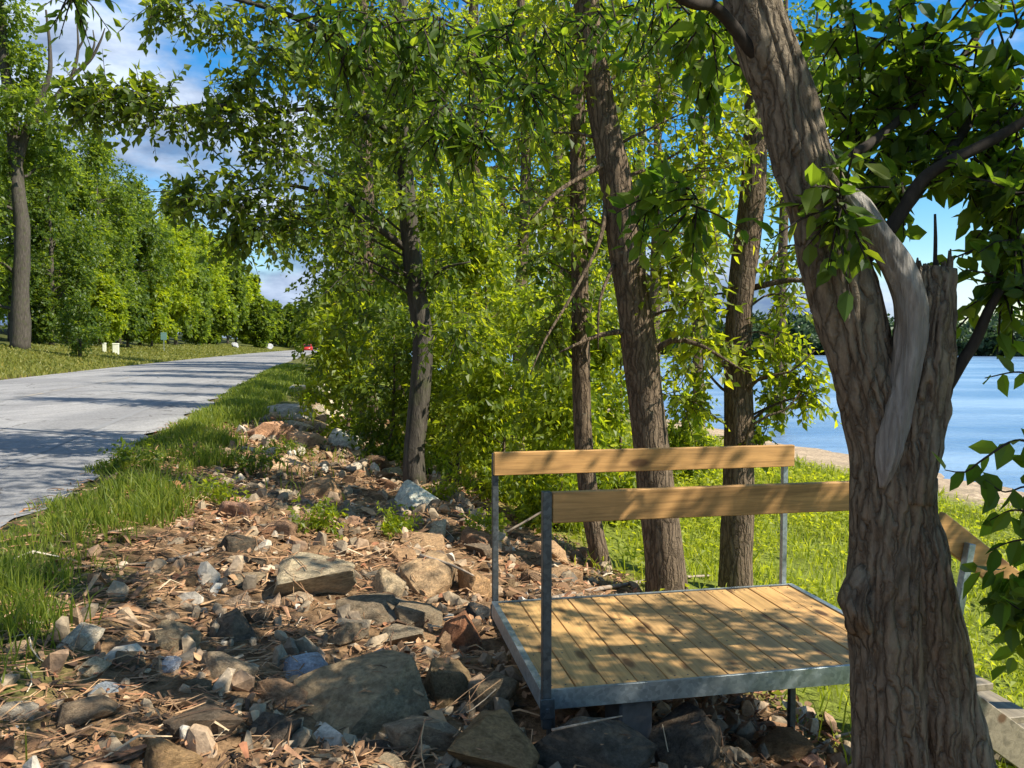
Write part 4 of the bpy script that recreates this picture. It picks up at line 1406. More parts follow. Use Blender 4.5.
# ------------------------------------------------------------------ rocks
def rock_mesh(seed, boxy=3.0, n=16, flat=1.0, rough=.03):
    rg = np.random.default_rng(seed)
    d = unit(rg.normal(size=(n, 3)))
    d = d / (np.sum(np.abs(d) ** boxy, 1) ** (1 / boxy))[:, None]
    d *= rg.uniform(.82, 1.05, (n, 1))
    bm = bmesh.new()
    for p in d:
        bm.verts.new(p)
    res = bmesh.ops.convex_hull(bm, input=bm.verts)
    for v in [v for v in bm.verts if not v.link_faces]:
        bm.verts.remove(v)
    bmesh.ops.dissolve_limit(bm, angle_limit=R(14), verts=bm.verts, edges=bm.edges)
    bmesh.ops.bevel(bm, geom=bm.edges[:], offset=.045, segments=2, profile=.6, affect='EDGES', clamp_overlap=True)
    bmesh.ops.triangulate(bm, faces=bm.faces)
    for _ in range(2):
        lg = [e for e in bm.edges if e.calc_length() > .22]
        if lg:
            bmesh.ops.subdivide_edges(bm, edges=lg, cuts=1, use_grid_fill=True)
            bmesh.ops.triangulate(bm, faces=bm.faces)
    bm.normal_update()
    co = np.array([v.co[:] for v in bm.verts])
    no = np.array([v.normal[:] for v in bm.verts])
    dsp = rough * (fbm(co * 2.5 + seed * 3.7, 4, seed) + .6 * fbm(co * 9 + seed, 2, seed + 4))
    co = co + no * dsp[:, None]
    co = co / np.max(np.abs(co), 0)
    bm.verts.index_update()
    F = np.array([[v.index for v in f.verts] for f in bm.faces])
    bm.free()
    me = mk('rock', co, [F], M['rock'], None, True)
    try:
        me.data.set_sharp_from_angle(angle=R(32))
    except Exception:
        pass
    data = me.data
    bpy.data.objects.remove(me)
    return data


PROTO = [rock_mesh(100 + i, bx, nn, 1, .035) for i, (bx, nn) in enumerate([(2.6, 14), (3.5, 16), (5, 18), (3, 12), (6, 20), (2.4, 18), (4, 13), (3, 22), (7, 14), (2.8, 15), (4.5, 24), (3.2, 17)])]
RB = (1.55, 1.36, 1.10)
ROCKS = []                                   # (object, centre, size)


def rock(mesh, x, y, z, sx, sy, sz, rot, col, name='rock'):
    o = bpy.data.objects.new(name, mesh)
    o.location = (x, y, z)
    o.scale = (sx, sy, sz)
    o.rotation_euler = rot
    o.color = (*[min(.75, c * k_) for c, k_ in zip(col, RB if col[2] <= col[0] * 1.02 else (1.2, 1.2, 1.2))], 1)
    COL.objects.link(o)
    ROCKS.append(o)
    return o


GREY, BROWN, TAN, DARK = (.235, .205, .165), (.22, .150, .095), (.36, .275, .185), (.10, .09, .08)
PALE, RED, SLATE, WHITE, OLIVE = (.44, .39, .315), (.22, .135, .09), (.050, .052, .055), (.50, .51, .53), (.20, .165, .11)
HERO = [  # x0 y0 x1 y1, colour, proto, label, (tilt x, tilt y, turn), lift
    (258, 550, 354, 604, (.36, .33, .255), 4, 'pale flat topped slab lying in the sunlit litter, greenish top', (4, -3, 14)),
    (380, 472, 437, 526, (.56, .56, .55), 3, 'pale grey white boulder at the foot of the slim grey trunk', (0, 8, 30)),
    (206, 602, 268, 646, (.15, .13, .11), 5, 'rounded dark grey rock with a rusty left side', (0, 0, 20)),
    (152, 618, 198, 658, (.27, .235, .175), 8, 'wedge shaped olive grey rock left of the rounded dark grey rock', (6, 22, 10)),
    (186, 644, 256, 694, (.33, .28, .215), 7, 'mottled tan rock in front of the rounded dark grey rock', (3, 5, 40)),
    (143, 652, 180, 678, (.46, .49, .53), 3, 'small blue white stone below the wedge shaped olive rock', (0, 0, 60)),
    (282, 648, 330, 692, (.50, .53, .57), 1, 'pale blue grey stone leaning on the big flat slab', (0, 12, 15)),
    (296, 642, 424, 742, (.265, .22, .155), 8, 'largest slab in the foreground, flat brownish grey, left of the deck', (10, -7, 22)),
    (424, 654, 478, 716, (.215, .175, .115), 2, 'square brown block just right of the largest slab', (2, 4, 16)),
    (468, 668, 522, 724, (.16, .145, .115), 1, 'dark angular rock against the front left corner of the deck', (0, -4, 34)),
    (384, 700, 468, 764, (.28, .24, .19), 9, 'grey wedge rock in front of the square brown block', (4, 14, 30)),
    (436, 708, 542, 780, (.235, .175, .105), 4, 'broad ochre brown rock in front of the deck corner', (5, 10, -20)),
    (502, 690, 654, 800, (.088, .084, .078), 3, 'black slate boulder with a peaked top in front of the deck', (8, 8, 48)),
    (652, 704, 726, 780, (.10, .095, .09), 10, 'dark rock with a pale right face under the deck edge', (0, -10, 25)),
    (438, 608, 494, 658, (.26, .135, .085), 5, 'reddish rounded rock touching the left side of the deck', (0, 0, 10)),
    (336, 590, 398, 628, (.17, .15, .12), 8, 'flat dark grey rock behind the largest slab', (5, 0, 25)),
    (392, 594, 446, 630, (.21, .185, .145), 2, 'grey slab left of the reddish rounded rock', (-4, 6, 5)),
    (370, 624, 424, 648, (.24, .22, .18), 4, 'long low grey stone above the largest slab', (0, -6, 8)),
    (326, 618, 372, 648, (.23, .20, .155), 6, 'grey green stone left of the long low grey stone', (0, 9, 30)),
    (360, 560, 406, 606, (.44, .38, .28), 3, 'sunlit cream rock right of the pale flat topped slab', (0, 8, 22)),
    (402, 548, 462, 598, (.38, .29, .195), 10, 'sunlit tan rock in the middle of the litter behind the dark stones', (0, 0, 50)),
    (446, 560, 492, 604, (.36, .25, .15), 7, 'orange tan rock behind the rear left corner of the deck', (0, -8, 12)),
    (400, 530, 444, 556, (.32, .235, .155), 8, 'flat tan stone below the pale grey white boulder', (0, 4, 10)),
    (456, 596, 490, 626, (.065, .07, .068), 3, 'small black rock touching the deck near its rear left corner', (0, 0, 33)),
    (430, 628, 470, 656, (.25, .18, .125), 0, 'small brown rock left of the reddish rounded rock', (0, 0, 70)),
    (168, 694, 246, 746, (.12, .105, .09), 9, 'dark grey rock in the lower left beside the charcoal one', (5, 0, 30)),
    (240, 700, 304, 756, (.10, .09, .082), 11, 'charcoal rock left of the largest slab', (0, 8, 50)),
    (118, 734, 204, 790, (.30, .215, .125), 7, 'ochre rock at the bottom edge left of the dark grey rocks', (0, 0, 25)),
    (60, 690, 116, 730, (.24, .20, .155), 1, 'brown grey rock near the lower left corner', (0, 6, 15)),
    (0, 696, 36, 722, (.48, .46, .42), 2, 'pale stone at the left edge of the picture below the grass', (0, 0, 10)),
    (88, 676, 124, 698, (.40, .44, .46), 6, 'small pale bluish stone in the litter below the grass tuft', (0, 14, 10)),
    (366, 752, 410, 790, (.40, .345, .255), 10, 'cream stone at the bottom edge below the grey wedge rock', (0, 0, 55)),
    (300, 470, 358, 504, (.28, .20, .13), 5, 'brown rock in the shade left of the pale grey white boulder', (0, 5, 20)),
    (250, 418, 296, 448, (.42, .27, .19), 9, 'pinkish tan rock at the verge, furthest left of the far heap', (0, 0, 30)),
    (286, 428, 330, 452, (.44, .30, .21), 2, 'long pinkish rock in the middle of the far heap', (0, 5, 10)),
    (318, 424, 358, 454, (.52, .52, .52), 3, 'white broken boulder at the right of the far heap', (0, 0, 50)),
    (266, 402, 312, 424, (.33, .33, .32), 8, 'grey slab behind the pinkish rocks of the far heap', (0, 0, 15)),
    (310, 398, 356, 424, (.45, .43, .37), 1, 'pale chunky rock at the back of the far heap', (0, 0, 66)),
    (284, 384, 310, 396, (.50, .47, .40), 4, 'cream stone in the grass behind the far heap', (0, 0, 20)),
    (316, 382, 336, 396, (.52, .49, .42), 5, 'cream stone beside the small bush at the back of the far heap', (0, 0, 40)),
]
hero_xy = []
for (x0, y0, x1, y1, col, pr, lab, rt) in HERO:
    h = hit((x0 + x1) / 2, y0 + (y1 - y0) * .72)
    Y = h.y
    k = Y / FPX
    wx = (x1 - x0) * k
    ih = (y1 - y0) * k
    ang = math.atan2(EYE - h.z, Y)
    wy = wx * (.85 if pr != 8 else .95)
    wz = max(.32 * wx, (ih - wy * math.sin(ang) * .8) / math.cos(ang))
    wz = min(wz, wx * 1.0)
    o = rock(PROTO[pr], h.x, h.y, h.z + wz * .10, wx / 2 * 1.04, wy / 2, wz * .62, (R(rt[0]), R(rt[1]), R(rt[2])), col)
    if 'slate' in lab:
        o.location.z += .05
    tag(o, lab, 'rock', 'rip-rap rocks along the bank')
    hero_xy.append((h.x, h.y, wx * .5))

# pale boulders on the far verge
for px, w, lab in ((235, 8, 'left one of two pale boulders on the far verge near the bend'), (269, 9, 'right one of two pale boulders on the far verge near the bend')):
    Y = 165 if px == 235 else 195
    X = (px - 512) / FPX * Y
    z = g1(X, Y)
    k = Y / FPX
    o = rock(PROTO[5 if px == 235 else 7], X, Y, z + .3, w * k * .5, w * k * .5, 4 * k, (0, 0, px), (.27, .28, .28), 'boulder')
    tag(o, lab, 'boulder')

# the rest of the rip-rap, each its own rock
LAND = [((.30, .0), None)]
TONES = [('pinkish', (.36, .24, .19)), ('off white', (.46, .44, .40)), ('pale tan', (.42, .34, .25)), ('grey', GREY), ('brown', BROWN), ('tan', TAN), ('dark grey', DARK), ('pale', PALE), ('reddish', RED), ('olive', OLIVE), ('tan', (.30, .215, .14)), ('grey', (.19, .165, .135)), ('brown', (.165, .12, .085))]
placed = list(hero_xy)
cnt = 0
tries = 0
fill = []
while cnt < 255 and tries < 20000:
    tries += 1
    u = rng.random()
    t = 2.2 + 20 * u ** 2.5
    s = rng.uniform(-1.5, 3.1) if t < 9 else rng.uniform(-.9, 2.2)
    x, y = xy_of(s, t)
    r = rng.choice([.06, .08, .105, .14, .19], p=[.2, .26, .27, .18, .09]) * (1 + .045 * max(0, t - 4)) * rng.uniform(.85, 1.2)
    if s < -.7:
        r *= .7
    pxx = 512 + FPX * x / y
    pyy = 344 + FPX * (EYE - g1(x, y)) / y
    if not (-30 < pxx < 1050) or pyy > 800:
        continue
    if pxx > 850 and y < 6:
        continue
    # keep the deck's own footprint to lower stones
    dx, dy = x - pf.location.x, y - pf.location.y
    lx_, ly_ = math.cos(-ANG) * dx - math.sin(-ANG) * dy, math.sin(-ANG) * dx + math.cos(-ANG) * dy
    under = -.1 < lx_ < DW + .1 and -.05 < ly_ < DD + .1
    if under and ly_ > .5:
        continue
    if any((x - a) ** 2 + (y - b_) ** 2 < (.62 * (r + c)) ** 2 for a, b_, c in placed):
        continue
    placed.append((x, y, r))
    tone, col = TONES[rng.integers(len(TONES))]
    kv = rng.uniform(.75, 1.2)
    col = tuple(c * kv * rng.uniform(.96, 1.04) for c in col)
    fl = rng.uniform(.38, .75)
    o = rock(PROTO[rng.integers(len(PROTO))], x, y, g1(x, y) + r * fl * .08, r, r * rng.uniform(.65, 1.0), r * fl, (rng.normal() * .25, rng.normal() * .25, rng.uniform(0, 6.28)), col)
    fill.append((o, x, y, r, tone, pxx, pyy, under))
    cnt += 1
# labels from what stands nearest
MARKS = [(HERO[i], hero_xy[i]) for i in range(len(HERO))]
SHORT = {0: 'the pale flat topped slab', 1: 'the pale grey white boulder', 2: 'the rounded dark grey rock', 7: 'the largest foreground slab', 10: 'the grey wedge rock', 12: 'the black slate boulder', 14: 'the reddish rounded rock', 19: 'the sunlit cream rock', 21: 'the orange tan rock',
         25: 'the dark grey lower left rock', 27: 'the ochre bottom edge rock', 28: 'the brown lower left rock', 32: 'the shaded brown rock', 33: 'the pinkish verge rock', 35: 'the white broken boulder', 37: 'the pale chunky far rock', 3: 'the wedge shaped olive rock', 22: 'the flat tan stone', 29: 'the pale left edge stone'}
seen = {}
for (o, x, y, r, tone, pxx, pyy, under) in fill:
    best = min(SHORT, key=lambda i: (hero_xy[i][0] - x) ** 2 + (hero_xy[i][1] - y) ** 2)
    hx, hy, hr = hero_xy[best]
    hpx = 512 + FPX * hx / hy
    side = ('behind' if y - hy > abs(x - hx) else 'in front of' if hy - y > abs(x - hx) else 'left of' if x < hx else 'right of')
    size = 'small' if r < .085 else 'mid sized' if r < .14 else 'larger'
    where = 'under the deck' if under else f'{side} {SHORT[best]}'
    lab = f'{size} {tone} rock {where}'.replace('the ', '', 0)
    seen.setdefault(lab, []).append((o, x, y, r, best))
ORD = ['nearest', 'second nearest', 'third nearest', 'fourth nearest', 'fifth nearest', 'sixth nearest', 'seventh nearest']
for lab, L_ in seen.items():
    L_.sort(key=lambda q: q[2])
    for i, q in enumerate(L_):
        w_ = lab if len(L_) == 1 else (f'{lab}, {ORD[i]} camera' if i < len(ORD) else f'{lab}, farther back')
        tag(q[0], w_, 'rock', 'rip-rap rocks along the bank')

# concrete block footing under the deck
fb = hit(628, 766)
m = MB()
m.box((-.09, -.09, -.25), (.09, .09, .42), bev=.012)
fo = thing('concrete_footing', (at(628, 740, 4.05).x, 4.05, at(628, 768, 4.05).z - .05), .35)
m.build('block', M['concrete'], fo)
tag(fo, 'grey concrete block standing under the front of the deck behind the black boulder', 'footing')

# ------------------------------------------------------------------ litter: chips, reeds, bark lying over ground and rocks (one mass)
bpy.context.view_layer.update()
tv, tp_, off = [], [], 0
for o in ROCKS:
    me = o.data
    n = len(me.vertices)
    a = np.empty(n * 3, dtype=np.float32)
    me.vertices.foreach_get('co', a)
    mw = np.array(o.matrix_world)
    co = a.reshape(-1, 3) @ mw[:3, :3].T + mw[:3, 3]
    f = np.empty(len(me.polygons) * 3, dtype=np.int32)
    me.polygons.foreach_get('vertices', f)
    tv.append(co)
    tp_.append(f.reshape(-1, 3) + off)
    off += n
tvv = np.concatenate(tv)
tpp = np.concatenate(tp_)
bvh = BVHTree.FromPolygons(tvv.tolist(), tpp.tolist())


def top(x, y, z=None):
    z = g1(x, y) if z is None else z
    h = bvh.ray_cast(Vector((x, y, 1.0)), Vector((0, 0, -1)))
    if h[0] is not None and h[0].z > z:
        return h[0].z, h[1], True
    return z, Vector((0, 0, 1)), False


def litter_mat():
    m, t = newmat('litter')
    g = nd(t, 'ShaderNodeNewGeometry')
    c = ramp(t, g.outputs['Random Per Island'], [(0.0, (.075, .044, .026)), (.22, (.20, .112, .056)), (.48, (.36, .195, .092)), (.7, (.47, .29, .145)), (.88, (.34, .14, .066)), (.97, (.52, .38, .22)), (1.0, (.62, .52, .37))])
    n = noise(t, objco(t), 40, 3)
    c = mixc(t, .6, c, ramp(t, n, [(.3, (.55,) * 3), (.7, (1.1,) * 3)]), 'MULTIPLY')
    fin(t, c, .8, .25)
    return m


M['litter'] = litter_mat()
lit = MB()
LV, LF = [], []
nl = 13000
u = rng.random(nl)
tt = 2.2 + 15 * u ** 1.9
ss = np.where(rng.random(nl) < .12, rng.uniform(-2.6, -1.4, nl), rng.uniform(-1.7, 3.2, nl))
ss = np.where(tt > 9, np.clip(ss, -2.6, 2.2), ss)
lx, ly = xy_of(ss, tt)
vis = (np.abs(lx / ly) < .68)
lz = gz(lx, ly)
for i in np.nonzero(vis)[0]:
    x, y = lx[i], ly[i]
    z, nrm, onrock = top(x, y, lz[i])
    if onrock and rng.random() < .80:
        continue
    L_ = rng.uniform(.02, .12) * (1 if rng.random() < .85 else 2.2) * (1 + .05 * tt[i]) * (.6 if onrock else 1)
    w_ = L_ * (rng.uniform(.03, .12) if rng.random() < .6 else rng.uniform(.1, .35))
    h_ = min(w_ * .4, .006)
    a = rng.normal(0.6, .9) + (math.pi if rng.random() < .5 else 0)
    d = np.array([math.cos(a), math.sin(a), rng.normal() * .12])
    nn = np.array(nrm)
    d = unit(d - nn * d.dot(nn) * (.9 if onrock else .5))
    sd = unit(np.cross(nn, d))
    up = np.cross(d, sd)
    c0 = np.array([x, y, z + .006 + rng.uniform(0, .035) * (not onrock)])
    bw = rng.normal() * .3 * L_
    P = []
    for q, wq in ((-.5, .6), (0, 1), (.5, .45)):
        cc_ = c0 + d * L_ * q + up * (bw * (1 - 4 * q * q) * .5)
        P += [cc_ - sd * w_ * wq * .5, cc_ + up * h_ * wq, cc_ + sd * w_ * wq * .5]
    base = len(LV)
    LV += P
    for j in (0, 3):
        LF += [[base + j, base + j + 1, base + j + 4, base + j + 3], [base + j + 1, base + j + 2, base + j + 5, base + j + 4]]
nd_ = 20000
tt = 2.2 + 17 * rng.random(nd_) ** 1.9
ss = rng.uniform(-1.75, 3.3, nd_)
dx_, dy_ = xy_of(ss, tt)
cl_ = fbm(np.stack([dx_, dy_, dx_ * 0], 1) * 2.2, 3, 55)
kp = (np.abs(dx_ / dy_) < .68) & (rng.random(nd_) < np.clip(.5 + cl_, .05, 1))
dx_, dy_, tt = dx_[kp], dy_[kp], tt[kp]
a = rng.uniform(0, 6.28, len(dx_))
L_ = rng.uniform(.015, .055, len(dx_)) * (1 + .06 * tt)
DV, DF = leaf_arrays(np.stack([dx_, dy_, gz(dx_, dy_) + rng.uniform(.004, .03, len(dx_))], 1), np.stack([np.cos(a), np.sin(a), rng.normal(size=len(a)) * .3], 1), np.array([0, 0, 1.0]) + rng.normal(size=(len(a), 3)) * .45, L_, L_ * rng.uniform(.35, .9, len(a)), 'ovate', .5, -.3)
LV = np.concatenate([np.array(LV), DV])
LF = np.concatenate([np.array(LF), DF + len(LV) - len(DV)])
# matted dead stalks, lying in drifts along the bank and over the stones
SV, SF, so = [], [], len(LV)
for i in range(300):
    t0 = 2.2 + 10 * rng.random() ** 1.7
    s0 = rng.uniform(-1.5, 1.0) if rng.random() < .75 else rng.uniform(-1.5, 3)
    cx, cy = xy_of(s0, t0)
    if abs(cx / cy) > .68:
        continue
    if top(cx, cy)[2]:
        continue
    a0 = rng.normal(.5, .7)
    for j in range(rng.integers(4, 11)):
        L_ = rng.uniform(.08, .28)
        a = a0 + rng.normal() * .45
        d = np.array([math.cos(a), math.sin(a)])
        c2 = np.array([cx, cy]) + rng.normal(size=2) * .11
        bend_ = rng.normal() * .14
        w_ = rng.uniform(.0013, .0036) * (1 + .05 * t0)
        n2 = np.array([-d[1], d[0]])
        zs_ = []
        pts = []
        for q in (-.5, -.17, .17, .5):
            p = c2 + d * L_ * q + n2 * bend_ * L_ * (1 - 4 * q * q)
            zt = top(p[0], p[1])[0]
            pts.append(p)
            zs_.append(zt)
        zm = np.array(zs_)
        zl = np.maximum(zm, np.linspace(zm[0], zm[-1], 4)) + .006 + rng.uniform(0, .02)
        zl = np.maximum(zl, np.convolve(np.pad(zl, 1, mode='edge'), [.25, .5, .25], 'valid'))
        for p, z_ in zip(pts, zl):
            SV += [[p[0] - n2[0] * w_, p[1] - n2[1] * w_, z_], [p[0], p[1], z_ + w_ * .9], [p[0] + n2[0] * w_, p[1] + n2[1] * w_, z_]]
        for q in range(3):
            b_ = so + q * 3
            SF += [[b_, b_ + 1, b_ + 4, b_ + 3], [b_ + 1, b_ + 2, b_ + 5, b_ + 4]]
        so += 12
LV = np.concatenate([LV, np.array(SV)])
LF = np.concatenate([LF, np.array(SF)])
tag(mk('driftwood_litter', LV, [LF], M['litter']), 'brown litter of reed stems, bark and wood chips between the rocks', 'litter', kind='stuff')

# small rubble between the rocks (one mass)
RV, RF, ro = [], [], 0
pv = []
for pr in (0, 3, 5):
    bm = bmesh.new()
    rg = np.random.default_rng(pr)
    for p in unit(rg.normal(size=(15, 3))):
        bm.verts.new(p * rg.uniform(.8, 1.1))
    bmesh.ops.convex_hull(bm, input=bm.verts)
    for v in [v for v in bm.verts if not v.link_faces]:
        bm.verts.remove(v)
    bmesh.ops.triangulate(bm, faces=bm.faces)
    bm.verts.index_update()
    pv.append((np.array([v.co[:] for v in bm.verts]), np.array([[v.index for v in f.verts] for f in bm.faces])))
    bm.free()
nr_ = 7000
tt = 2.2 + 16 * rng.random(nr_) ** 1.9
ss = rng.uniform(-1.5, 3.2, nr_)
ss = np.where(tt > 9, np.clip(ss, -1, 2.0), ss)
lx, ly = xy_of(ss, tt)
rz = gz(lx, ly)
for i in range(nr_):
    x, y = lx[i], ly[i]
    if abs(x / y) > .68 or rng.random() > np.clip((ss[i] + 1.5) / 1.9, .08, .5):
        continue
    v, f = pv[i % 3]
    r = (.012 + .085 * rng.random() ** 2.6) * (1 + .05 * tt[i])
    E = np.array(Euler(rng.uniform(0, 6.28, 3)).to_matrix())
    RV.append((v * np.array([1, .75, .55]) * r) @ E.T + np.array([x, y, rz[i] + r * .12]))
    RF.append(f + ro)
    ro += len(v)


def rubble_mat():
    m, t = newmat('rubble')
    g = nd(t, 'ShaderNodeNewGeometry')
    c = ramp(t, g.outputs['Random Per Island'], [(0.0, (.11, .09, .065)), (.25, (.24, .185, .12)), (.5, (.38, .285, .175)), (.7, (.32, .20, .115)), (.88, (.48, .37, .24)), (1.0, (.58, .53, .43))])
    n = noise(t, objco(t), 45, 4)
    c = mixc(t, .8, c, ramp(t, n, [(.3, (.55,) * 3), (.7, (1.15,) * 3)]), 'MULTIPLY')
    fin(t, c, .85, .25, 0, n, .5, .01)
    return m


M['rubble'] = rubble_mat()
tag(mk('stone_rubble', np.concatenate(RV), [np.concatenate(RF)], M['rubble']), 'fine rubble of small stones filling the gaps between the rocks', 'rubble', kind='stuff')

# dead branches and driftwood one can tell apart
STK = [([(552, 606), (600, 592), (660, 584), (712, 578)], 6.6, 3.2, 'pale driftwood branch lying behind the deck, left of the thick trunk'),
       ([(440, 545), (500, 534), (560, 502), (600, 490)], 8.6, 1.6, 'thin pale dead branch leaning up towards the thin dark trunk'),
       ([(420, 580), (450, 590), (474, 596)], 6.2, 2.0, 'short brown stick in the sunlit litter left of the deck'),
       ([(690, 736), (720, 722), (748, 728)], 4.9, 2.0, 'pale stick on the ground under the deck'),
       ([(808, 762), (832, 742), (860, 734)], 4.6, 2.4, 'pale crooked stick under the deck beside the forked trunk'),
       ([(168, 566), (196, 556), (214, 550)], 6.4, 2.2, 'brown stick beside the verge grass'),
       ([(552, 730), (590, 722), (622, 716)], 3.1, 1.5, 'dry reed lying on the black slate boulder')]
for pts, Y, rp, lab in STK:
    k = Y / FPX
    P = []
    for px, py in pts:
        h = hit(px, py)
        zt, _n, _r = top(h.x, h.y)
        P.append(Vector((h.x, h.y, zt + rp * k * 1.2)))
    if 'leaning' in lab or 'black' in lab:
        P = [at(px, py, Y + .1 * i) for i, (px, py) in enumerate(pts)]
    m = MB()
    c = P[0]
    m.tube(P, np.linspace(rp * k, rp * k * .5, len(P)), 8, res=.05, disp=bark_disp(int(pts[0][0]), 3, .1, .15))
    o = m.build('dead_branch', M['drift'], None, True, np.array(c))
    o.location = c
    tag(o, lab, 'stick')

# ------------------------------------------------------------------ grass and ground plants (masses)
def blades(x, y, h, w, mat, name, label, lean=.45, cat='grass'):
    n = len(x)
    z = gz(x, y) - .01
    P = np.stack([x, y, z], 1)
    a = rng.uniform(0, 2 * math.pi, n)
    D = np.stack([np.cos(a), np.sin(a), a * 0], 1)
    b2 = rng.uniform(0, 2 * math.pi, n)
    S = np.stack([np.cos(b2), np.sin(b2), b2 * 0], 1)
    le = lean * rng.uniform(.2, 1.6, n) * h
    up = np.array([0, 0, 1.0])
    mid = P + up * (h * .55)[:, None] + D * (le * .35)[:, None]
    tip = P + up * (h * rng.uniform(.8, 1.0, n))[:, None] + D * le[:, None]
    V = np.stack([P - S * w[:, None] * .5, P + S * w[:, None] * .5, mid + S * w[:, None] * .42, mid - S * w[:, None] * .42, tip], 1).reshape(-1, 3)
    i = np.arange(n)[:, None] * 5
    return tag(mk(name, V, [i + np.array([[0, 1, 2, 3]]), i + np.array([[3, 2, 4]])], mat), label, cat, kind='stuff')


def patch(n, s0, s1, t0, t1, pw=1.6):
    t = t0 + (t1 - t0) * rng.random(n) ** pw
    s = rng.uniform(s0, s1, n)
    return s, t


s, t = patch(75000, -2.6, -.55, 1.8, 60, 2.2)
x, y = xy_of(s + bend(t), t)
clump = fbm(np.stack([x, y, x * 0], 1) * 1.6, 3, 8)
edge = np.clip((s + 2.42 + .25 * clump) / .3, 0, 1) * np.clip((-1.22 + .35 * clump - .22 * np.clip(4.6 - t, 0, 2) + .028 * np.clip(t - 8, 0, 40) - s) / .3, 0, 1)
kp = (rng.random(len(s)) < edge * np.clip(.75 + clump * .6, .15, 1)) & (np.abs(x / y) < .68)
x, y, t, cl_ = x[kp], y[kp], t[kp], clump[kp]
h = (.14 + .15 * np.clip(cl_ + .3, 0, 1)) * np.clip((st_of(x, y)[0] - bend(t) + 2.7) / .9, .4, 1) * rng.uniform(.5, 1.35, len(x))
blades(x, y, h, .004 + .0011 * t, M['grass'], 'verge_grass', 'rough green grass on the verge between road and rocks')
# farther verge spilling between the far rocks
s, t = patch(16000, -1.0, 3.4, 9.5, 50, 1.7)
x, y = xy_of(s + bend(t), t)
cl_ = fbm(np.stack([x, y, x * 0], 1) * .7, 3, 18)
kp = (rng.random(len(s)) < np.clip(.10 + cl_ * .8 + (t - 14) * .03, 0, 1) * np.where((t < 27) & (s < 1.6) & (s > -.8), .22, 1))
x, y, t = x[kp], y[kp], t[kp]
blades(x, y, rng.uniform(.12, .34, len(x)), .006 + .0011 * t, M['grass'], 'bank_grass', 'grass among the far rocks under the bank trees')
# mown verge across the road
s, t = patch(50000, -24, -12.4, 14, 190, 1.5)
x, y = xy_of(s + bend(t), t)
kp = np.abs(x / y) < .68
x, y, t = x[kp], y[kp], t[kp]
blades(x, y, rng.uniform(.10, .30, len(x)), .012 + .0016 * t, M['grass_dry'], 'far_verge_grass', 'sunlit mown grass on the far side of the road')
# bright herbs and grass on the slope to the lake
s, t = patch(70000, 2.5, 16.2, -1.0, 34, 1.35)
x, y = xy_of(s, t)
cl_ = fbm(np.stack([x, y, x * 0], 1) * .8, 3, 28)
kp = (np.abs(x / np.maximum(y, .1)) < .68) & (y > 2.2) & (rng.random(len(s)) < np.clip(.65 + .6 * cl_, .12, 1) * np.clip((s - 2.7) / .8, 0, 1) * np.clip((15.6 - s) / 1.0, 0, 1))
x, y = x[kp], y[kp]
blades(x, y, rng.uniform(.10, .30, len(x)), .006 + .0012 * y, M['grass_slope'], 'slope_grass', 'bright green grass on the slope down to the lake', .5)
s, t = patch(60000, 2.6, 15.5, -1.0, 30, 1.3)
x, y = xy_of(s, t)
cl_ = fbm(np.stack([x, y, x * 0], 1) * .9, 3, 38)
kp = (np.abs(x / np.maximum(y, .1)) < .68) & (y > 2.2) & (rng.random(len(s)) < np.clip(.5 + .8 * cl_, .05, 1) * np.clip((s - 2.9) / .8, 0, 1) * np.clip((15.2 - s) / 1.0, 0, 1))
x, y = x[kp], y[kp]
z = gz(x, y) + rng.uniform(.03, .28, len(x))
a = rng.uniform(0, 6.28, len(x))
L_ = rng.uniform(.035, .07, len(x)) * (1 + .05 * y)
V, F = leaf_arrays(np.stack([x, y, z], 1), np.stack([np.cos(a), np.sin(a), rng.normal(size=len(x)) * .35], 1), np.array([0, 0, 1.0]) + rng.normal(size=(len(x), 3)) * .4, L_, L_ * .7)
tag(mk('slope_plants', V, [F], M['herb']), 'yellow green leafy ground plants on the slope behind the deck', 'plants', kind='stuff')

# weeds among the rocks (plants one can point at)
WEED = [(318, 532, 26, 22, 'low green weed behind the pale flat topped slab'), (392, 530, 22, 14, 'low green weed left of the flat tan stone'), (480, 540, 30, 26, 'green weed clump just left of the rear left post'), (520, 500, 30, 30, 'bright leafy weed under the left end of the rear rail'),
        (128, 470, 22, 22, 'leafy weed in the verge grass beside the road edge'), (250, 470, 40, 22, 'dark green weeds in the shade of the far heap'), (300, 460, 30, 20, 'dark green weed right of the shaded verge clump'), (455, 500, 26, 26, 'green weed right of the pale grey white boulder'), (205, 500, 34, 18, 'broad weed at the grass edge beside the shaded litter')]
for (px, py, rx, ry, lab) in WEED:
    h = hit(px, py)
    k = h.y / FPX
    c = np.array([[h.x, h.y, h.z + ry * k * .5]])
    root = thing('weed', h)
    V, F = sprays(np.repeat(c, 3, 0) + rng.normal(size=(3, 3)) * rx * k * .4 * np.array([1, 1, .2]), np.array([(rx * k * .6, rx * k * .6, ry * k * .5)] * 3), 22, 7, .14, .05 * (1 + .03 * h.y), .5, -.2)
    mk('leaves', V - np.array(h), [F], M['leaf_light'] if py > 490 else M['leaf_mid'], root)
    mb = MB()
    for i in range(7):
        e = c[0] + rng.normal(size=3) * rx * k * .4
        e[2] = h.z + ry * k * rng.uniform(.4, 1)
        mb.tube([h - Vector((0, 0, .02)), (np.array(h) + e) / 2 + np.array([0, 0, .02]), e], [.004, .003, .002], 4, cap=False)
    mb.build('stems', M['herb'], root, False, np.array(h))
    tag(root, lab, 'weed')

